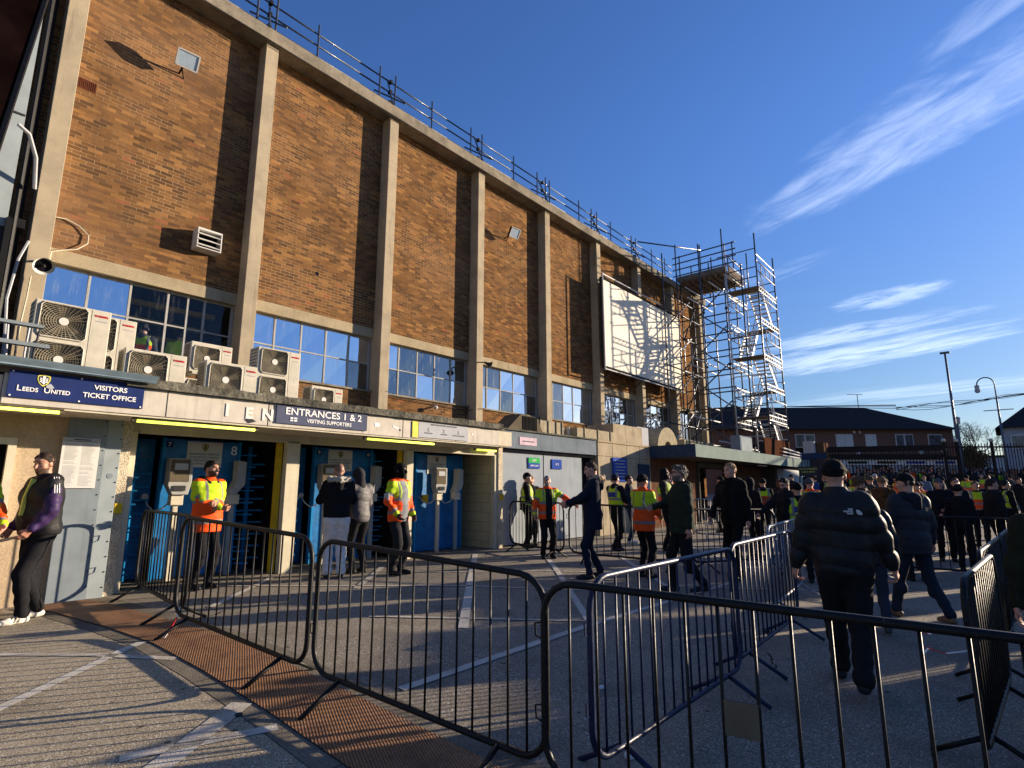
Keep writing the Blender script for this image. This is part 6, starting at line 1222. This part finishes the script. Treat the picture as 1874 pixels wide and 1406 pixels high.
person('officer in a yellow vest and black cap walking behind the navy parka', (11.38, 6.71), 350, H=1.73, hat='cap', hatc=(.015, .018, .035), vest='police', tc=BK, lh=(-.1, .3, 1.1), rh=(.12, .27, 1.12), lf=(-.1, .2, 0), rf=(.1, -.2, .04), res=.017, seed=91)
person('man in a dark navy jacket standing by the blue information board', (13.36, 7.47), 300, H=1.75, tc=NV, hair=(.02, .013, .01), lc=(.02, .03, .06), sc=(.5, .5, .5), res=.019, seed=101, hands=False)
b, i_ = person('steward in a black beanie seen side-on in an orange and yellow coat', (8.84, 4.68), 347, H=1.70, top='hivis', lc=BK, hat='beanie', skin='tan', hair=BK, lh=(-.10, .30, 1.05), rh=(.16, .26, 1.02), hem=.80, bulk=1.12, res=.012, seed=111, collar=True, neckup=.01)
b, i_ = person('steward in a black hood and two-tone vest facing right behind the beanie steward', (12.39, 5.99), 286, H=1.86, tc=(.02, .022, .018), vest='two', hat='hoodup', hatc=BK, skin='tan', beard=2, hair=(.02, .015, .01), lh=(-.15, .2, 1.0), rh=(.16, .2, 1.0), bulk=1.12, res=.015, seed=121)
person('pale bald man glimpsed behind the steward in the black hood', (14.0, 6.6), 200, H=1.74, tc=(.06, .05, .05), hairk='stubble', hair=(.1, .08, .07), lc=(.05, .05, .06), sc=(.55, .55, .55), res=.02, seed=122, hands=False)
b, i_ = person('grey curly-haired man in an olive green coat and glasses holding a ticket', (8.23, 3.73), 132, H=1.86, tc=(.022, .027, .018), lc=(.012, .012, .013), hair=(.10, .085, .07), hairk='messy', beard=2, hood=True, lh=(-.27, -.02, .86), rh=(.05, .40, 1.18), hem=.82, bulk=1.22, res=.011, seed=131, lf=(-.10, -.22, .03), rf=(.09, .14, 0), headyaw=4, legw=1.05)
hd = i_['Q']; gm = MB()
for sx in (-1, 1): gm.tube([tuple(hd((sx*.034+.022*math.cos(a), .108, .012+.017*math.sin(a)))*i_['S']) for a in np.linspace(0, 6.28, 11)[:-1]], .0028, 4, closed=True).tube([tuple(hd((sx*.056, .105, .016))*i_['S']), tuple(hd((sx*.08, .0, .012))*i_['S'])], .003, 4)
gm.tube([tuple(hd((-.012, .112, .014))*i_['S']), tuple(hd((.012, .112, .014))*i_['S'])], .003, 4); locmesh(gm, 'glasses', b, 'ink')
mb, _ = held(i_, 1, 'ticket', (.09, .14, .003), 'paper'); t = thing('paper_ticket', 'white ticket held up by the man in the olive coat', 'ticket', tuple(_)); mb.build('sheet', M['paper'], t)
b, i_ = person('tall fair-haired man in an all-black open coat looking left', (10.05, 3.61), 163, H=1.96, tc=(.008, .008, .009), tc2=(.004, .004, .005), lc=(.009, .009, .010), hair=(.27, .16, .08), hairk='short', hood=True, lh=(-.26, -.02, .86), rh=(.30, .18, .90), hem=.80, bulk=1.05, res=.011, seed=141, headyaw=-12, lf=(-.12, .12, 0), rf=(.12, -.14, .02), headpitch=4)
mb, _ = held(i_, 1, 'ticket', (.07, .12, .003), 'paper', (0, .6, -.5)); t = thing('paper_ticket', 'folded white ticket low in the hand of the tall man in black', 'ticket', tuple(_)); mb.build('sheet', M['paper'], t)
person('steward in a yellow vest and beanie standing in the canopy doorway', (17.92, 6.77), 75, H=1.73, hat='beanie', vest='plain', tc=BK, res=.022, seed=151, hands=False)
person('dark-hatted figure behind the doorway steward under the canopy', (20.1, 7.3), 210, H=1.79, hat='beanie', tc=BK, res=.024, seed=152, hands=False)
b, i_ = person('steward seen from behind in an orange vest with black words on the back', (15.65, 4.81), 28, H=1.70, vest='orange', tc=BK, hat='beanie', res=.02, seed=161, hands=False)
for k, s_ in enumerate(('SUPPORT', 'TEAM', 'LEADER')): locletter(s_, .085, (0, -.172, 1.165-.075*k), b, 'ink', name='wording')
person('long brown-haired person in a black coat next to the worded orange vest', (17.53, 4.93), 10, H=1.66, hairk='long', hair=(.10, .04, .02), tc=(.03, .02, .018), res=.022, seed=171, hands=False)
b, i_ = person('bearded dark-haired man looking down with one hand on the barrier', (11.22, 3.06), 158, H=1.74, tc=(.018, .017, .018), hair=(.015, .01, .008), beard=2, headpitch=28, rh=(.28, .48, 1.06), lh=(-.2, .15, .95), hood=True, res=.014, seed=181, bulk=1.08, lc=(.02, .02, .022))
person('officer in a black beanie and yellow vest with a blue back panel', (Fp(1458, 885, 9.9).x, Fp(1458, 885, 9.9).y), 25, H=1.66, hat='beanie', vest='police', tc=BK, res=.018, seed=191, hands=False)
person('steward in a grey hat and orange-collared coat left of the black puffer jacket', (14.2, 3.35), 350, H=1.76, hat='beanie', hatc=(.07, .07, .075), top='hivis', res=.02, seed=201, hands=False, hair=(.1, .08, .07))
# the nearest figure
b, i_ = person('man in a black puffer jacket and black beanie walking away in the foreground', (5.62, 1.12), 13, H=1.88, top='puffer', puff=.019, tc=(.014, .0135, .0135), lc=(.014, .014, .0145), sc=(.018, .018, .02), hat='beanie', hatc=(.009, .009, .009), skin='pale', hair=(.05, .04, .03), hairk='short', lh=(-.375, .03, .83), rh=(.375, .10, .85),
    hem=.87, bulk=1.24, lf=(-.09, .27, 0), rf=(.045, -.26, .055), legw=1.22, res=.0095, seed=211, neckup=.015, wr=1.35, curl=.9, handres=.005, headres=.008)
S_ = i_['S']; yb = -.212*S_*1.0
def backpt(x, z): return (x*S_, (-.178*1.24+.02)*S_ + .35*max(0, abs(x)-.10)*S_*.5-.018, z*S_)
for k, s_ in enumerate(('THE', 'NORTH', 'FACE')): locletter(s_, .019, (.115*S_-.02, -.205*S_, (1.390-.016*k)*S_), b, 'sign_white', name='jacket_lettering', bold=.0005, align='RIGHT')
lg = MB()
for k in range(3):
    r0 = .012+.0105*k
    lg.prism([(.13*S_-.01+(r0+.007)*math.sin(a), -.203*S_, 1.355*S_+(r0+.007)*math.cos(a)) for a in np.linspace(0, math.pi/2, 6)]+[(.13*S_-.01+r0*math.sin(a), -.203*S_, 1.355*S_+r0*math.cos(a)) for a in np.linspace(math.pi/2, 0, 6)], (0, .003, 0))
locmesh(lg, 'jacket_emblem', b, 'sign_white')
mb, _ = held(i_, 1, 'paper', (.05, .07, .004), 'paper', (-.9, .2, .3)); t = thing('paper_ticket', 'crumpled white ticket in the right hand of the man in the black puffer jacket', 'ticket', tuple(_)); mb.build('sheet', M['paper'], t)
person('curly-haired young man glimpsed behind the black puffer jacket', (12.2, 2.05), 312, H=1.80, hairk='curly', hair=(.10, .055, .03), tc=BK, res=.014, seed=221, hands=False, headpitch=10)
person('person in a grey woollen hat beyond the curly-haired man', (18.66, 2.85), 30, H=1.86, hat='beanie', hatc=(.06, .055, .05), tc=(.05, .045, .04), res=.022, seed=231, hands=False)
person('person in a tan beanie and brown coat seen from behind', (15.6, 2.15), 15, H=1.84, hat='beanie', hatc=(.16, .105, .06), tc=(.09, .045, .02), hood=True, res=.018, seed=241, hands=False, bulk=1.1)
person('short brown-haired youngster in a navy puffer jacket walking ahead', (7.95, 1.30), 14, H=1.62, top='puffer', puff=.010, tc=(.012, .014, .020), lc=(.03, .038, .055), sc=(.06, .06, .065), hair=(.06, .032, .016), hairk='messy', hem=.84, bulk=1.05, lf=(-.08, .2, 0), rf=(.1, -.12, .02), res=.013, seed=251, lh=(-.3, .03, .86), rh=(.32, .08, .86))
b, i_ = person('man in a black flat cap and long navy puffer coat striding with legs apart', (9.02, .98), 48, H=1.84, top='puffer', puff=.011, tc=(.014, .019, .027), lc=(.018, .026, .042), sc=(.20, .12, .07), hat='cap', hatc=(.01, .011, .014), hair=(.03, .02, .015), hood=True, hem=.80, bulk=1.18, lf=(-.12, .26, 0), rf=(.14, -.25, .02), res=.012, seed=261, lh=(-.2, .25, 1.0), rh=(.33, .06, .9), headyaw=28, headpitch=8)
person('steward with an orange hood and yellow coat by the far crossing barrier', (18.2, 1.75), 185, H=1.72, top='hivis', hair=BK, hat='beanie', res=.02, seed=271, hands=False)
person('second steward beside the far man in the grey cap', (20.5, 1.9), 30, H=1.72, top='hivis', hat='beanie', hatc=(.05, .05, .06), res=.022, seed=272, hands=False)
person('man in a grey cap and black jacket facing the camera beyond the crossing barrier', (16.3, 1.15), 192, H=1.84, tc=BK, hat='cap', hatc=(.08, .08, .085), skin='pale', lh=(-.06, .3, 1.12), rh=(.08, .28, 1.02), res=.015, seed=281, bulk=1.06)
person('man in a black coat standing close behind the grey cap man', (18.3, .95), 200, H=1.86, tc=(.015, .015, .018), hair=(.05, .03, .02), res=.02, seed=282, hands=False)
person('dark-haired man in profile in a black coat at the far right barrier', (16.0, .22), 300, H=1.84, tc=(.016, .016, .017), hair=(.03, .018, .012), res=.015, seed=291, bulk=1.15, hands=False)
person('steward in a yellow vest behind the man in profile at the right', (20.5, .0), 300, H=1.80, vest='plain', tc=BK, hair=BK, res=.022, seed=292, hands=False)
person('person in an olive coat cut off by the right edge of the frame', (5.15, -.23), 185, H=1.74, tc=(.022, .022, .012), lc=(.02, .02, .02), res=.014, seed=301, lh=(-.27, .05, .84), rh=(.28, .06, .88), bulk=1.08, hem=.82)
person('steward in an orange cap cut off by the left edge of the frame', (.86, 8.0), 300, H=1.74, top='hivis', hat='cap', hatc=ORA, res=.014, seed=311, lh=(-.1, .3, 1.05), rh=(.12, .3, 1.05))
person('steward in an orange vest standing inside the first window', (3.52, 12.95, 3.02), 60, H=1.78, vest='orange', tc=(.05, .05, .06), hair=BK, res=.018, seed=321, hands=False)
person('steward in a bright yellow coat seen from behind inside the first window', (4.2, 12.92, 3.0), 60, H=1.78, top='jacket', tc=YEL, hair=BK, res=.018, seed=331, hands=False, bulk=1.1)
person('man in a dark top standing inside the window left of the orange vest', (2.95, 13.1, 3.0), 100, H=1.72, tc=(.03, .03, .035), hair=BK, res=.02, seed=341, hands=False)
# a tighter knot of people just beyond the nearest man
for k, (x, y, fc, txt, kw) in enumerate([(13.6, 2.6, 20, 'in a yellow and orange coat packed behind the curly-haired man', dict(top='hivis', hat='beanie')), (14.3, 1.6, 10, 'in a navy bobble hat pressed behind the flat-capped man', dict(hat='beanie', hatc=NV, tc=NV)), (12.6, 1.35, 25, 'in a plain black coat right behind the flat-capped man', dict(tc=BK, hair=(.05, .03, .02))), (15.2, 3.0, 30, 'in a hi-vis vest and cap above the yellow-vested officer', dict(vest='plain', hat='cap')), (17.0, 3.3, 200, 'in a grey coat deep in the knot of people', dict(tc=(.07, .07, .075), hair=(.2, .15, .1))), (16.9, 2.0, 15, 'in an orange hooded coat among dark jackets', dict(top='hivis', hat='hoodup', hatc=ORA)), (14.9, .75, 350, 'in a black hat left of the crossing barrier people', dict(hat='beanie', tc=BK)), (19.2, 2.6, 180, 'in a green scarf-coloured coat further back in the knot', dict(tc=(.02, .045, .03), hair=(.04, .025, .015))), (19.6, .6, 190, 'in an orange vest behind the man in the grey cap', dict(vest='orange', tc=BK)), (22.0, 2.3, 30, 'in a yellow vest below the gate beam', dict(vest='plain', hat='cap')), (22.6, .7, 200, 'in a dark coat near the white slim post', dict(tc=BK)), (13.1, 4.3, 340, 'in a black hood just behind the bearded man looking down', dict(tc=BK, hat='hoodup', hatc=BK)), (24.0, 3.2, 20, 'in a brown coat by the text board post', dict(tc=(.06, .035, .02), hair=(.03, .02, .01))), (21.0, 3.6, 20, 'in an orange coat under the end of the canopy', dict(top='hivis', hat='cap')), (23.5, 5.0, 60, 'in a yellow vest beside the caged ticket gate', dict(vest='plain', tc=BK, hat='beanie'))]):
    person('person '+txt, (x, y), fc, H=1.68+.03*(k % 5), res=.022, seed=600+k, hands=False, **kw)
# further people waiting in front of the gates
far = [(1500, 31, 0, 'hivis', 'in a yellow and orange coat near the brick gate pier'), (1512, 28, 1, 'beanie', 'in a black hat just left of the beanie of the nearest man'), (1560, 27, 2, 'vest', 'in a yellow vest straight above the curly-haired man'), (1540, 30, 3, 'hair', 'with fair hair to the left of the gate crowd'), (1600, 25, 4, 'beanie', 'in a white bobble hat near the tan beanie'), (1640, 22, 5, 'hivis', 'in an orange collar just left of the flat cap'), (1655, 29, 6, 'capd', 'in a dark cap above the flat-capped man'), (1690, 26, 7, 'hair', 'in a pale blue coat beyond the flat-capped man'), (1705, 30, 8, 'vest', 'in a yellow vest below the gate post'), (1722, 23, 9, 'beanie', 'in a navy hat left of the far stewards'), (1768, 26, 10, 'hivis', 'whose orange coat shows above the grey cap man'), (1795, 28, 11, 'orange', 'in a bright orange vest under the right-hand railings'), (1806, 24, 12, 'hair', 'in a grey coat between the two far right men'), (1815, 30, 13, 'beanie', 'in a dark hat near the foot of the railings'), (1848, 27, 14, 'capd', 'in a cap close to the right edge'), (1862, 22, 15, 'hair', 'in a black coat at the very right edge of the crowd'), (1583, 32, 16, 'orange', 'in an orange vest close under the gate beam'), (1448, 24, 17, 'beanie', 'in a black hat behind the bearded man looking down'), (1490, 21, 18, 'blue', 'in a bright blue jacket beside the grey-hatted steward')]
for (px, d, k, kd, txt) in far:
    P_ = Fp(px, 870, d); kw = dict(tc=[BK, NV, (.03, .03, .035), (.02, .03, .05), (.05, .05, .055)][k % 5], hair=[(.03, .02, .012), (.2, .11, .05), (.06, .04, .03)][k % 3])
    if kd == 'hivis': kw.update(top='hivis', hat='beanie')
    if kd == 'beanie': kw.update(hat='beanie', hatc=(.5, .5, .5) if 'white' in txt else BK)
    if kd == 'vest': kw.update(vest='plain', hat='cap')
    if kd == 'orange': kw.update(vest='orange')
    if kd == 'capd': kw.update(hat='cap')
    if kd == 'blue': kw.update(tc=(.02, .05, .18))
    if 'pale blue' in txt: kw.update(tc=(.12, .16, .22))
    person('distant person '+txt, (P_.x, P_.y), [200, 30, 310, 120][k % 4]+k*7, H=1.68+.02*(k % 7), res=.03, seed=400+k, hands=False, group=None, **kw)
# the crowd in the street beyond the railings: nobody could count it
def crowd():
    s = SDF(.05); s.ell((0, 0, 1.25), (.21, .14, .28)); s.cap((-.2, 0, 1.42), (-.26, .05, .95), .07, .055); s.cap((.2, 0, 1.42), (.26, .05, .95), .07, .055); s.cap((-.09, 0, .95), (-.1, 0, .05), .095, .06); s.cap((.09, 0, .95), (.1, 0, .05), .095, .06); s.cap((0, 0, 1.45), (0, 0, 1.55), .07, .06); s.ell((0, 0, 1.67), (.085, .10, .125), k=.02)
    V, F_ = s.mesh(.045); z_ = V[:, 2]; r_ = np.random.default_rng(5); parts = []
    cols = [(.012, .012, .014), (.014, .018, .03), (.03, .03, .032), (.06, .06, .065), (.02, .035, .06), (.05, .02, .015), (.10, .10, .11), (.012, .012, .012), (.025, .028, .02)]
    for k in range(190):
        d = r_.uniform(33.5, 43); px = r_.uniform(1470, 1880); P_ = Fp(px, 870, d); a = r_.uniform(0, 6.28); sc__ = r_.uniform(.92, 1.06)
        c_ = np.tile(np.array(cols[int(r_.integers(0, len(cols)))]), (len(V), 1))
        if r_.random() < .13: c_[:] = YEL if r_.random() < .5 else ORA; c_[(z_ > 1.1) & (z_ < 1.17)] = SIL
        c_[z_ < .93] = (.013, .014, .018); hm = z_ > 1.52; c_[hm] = SKIN['pale'] if r_.random() < .7 else SKIN['tan']; c_[hm & ((z_ > 1.70) | (V[:, 1] < -.02))] = [(.02, .013, .01), (.012, .012, .013), (.15, .09, .05), (.2, .2, .2), (.02, .02, .05)][int(r_.integers(0, 5))]
        parts.append(((V*sc__)@rotz(a).T+np.array([P_.x, P_.y, zg(P_.x, P_.y)]), F_, c_))
    o = pmesh('crowd', parts, 'cloth', None, 1.0); ret(o, label='dense crowd of match-goers in the street behind the railings', category='crowd', kind='stuff')
crowd()
# ------------------------------------------------------------------ unseen blockers added right of the frame to shade the yard
def blocker(s0, q0, q1, zt, lab, dpt=2.5):
    u = Vector((.892, -.452, 0)); v = Vector((.452, .892, 0)); p = [u*s0+v*q0, u*s0+v*q1, u*(s0+dpt)+v*q1, u*(s0+dpt)+v*q0]
    t = thing('shade_blocker', lab, 'blocker', tuple(p[0]), 'added blockers out of view that shade the yard')
    MB().prism([(a.x, a.y, -.3) for a in p], (0, 0, zt+.3)).build('blocker_body', M['grey_door'], t); e_ = .15
    pr = [u*(s0-e_)+v*(q0-e_), u*(s0-e_)+v*(q1+e_), u*(s0+dpt+e_)+v*(q1+e_), u*(s0+dpt+e_)+v*(q0-e_)]
    MB().prism([(a.x, a.y, zt) for a in pr], (0, 0, .12)).build('blocker_top', M['roof_tile'], t)
for s0_, q0_, q1_, zt_, tx in ((19, 1.0, 2.5, 3.4, "first"), (19.3, 2.65, 3.6, 3.65, "narrow second"), (20, 3.68, 4.9, 3.75, "wide third"), (20.5, 5.15, 5.9, 4.05, "fourth"), (21.5, 6.25, 7.4, 4.1, "fifth"), (22, 7.7, 8.6, 3.5, "low sixth"), (17, -3, .9, 3.2, "long last")): blocker(s0_, q0_, q1_, zt_, tx+" unseen blocker of the row added to shade the yard")
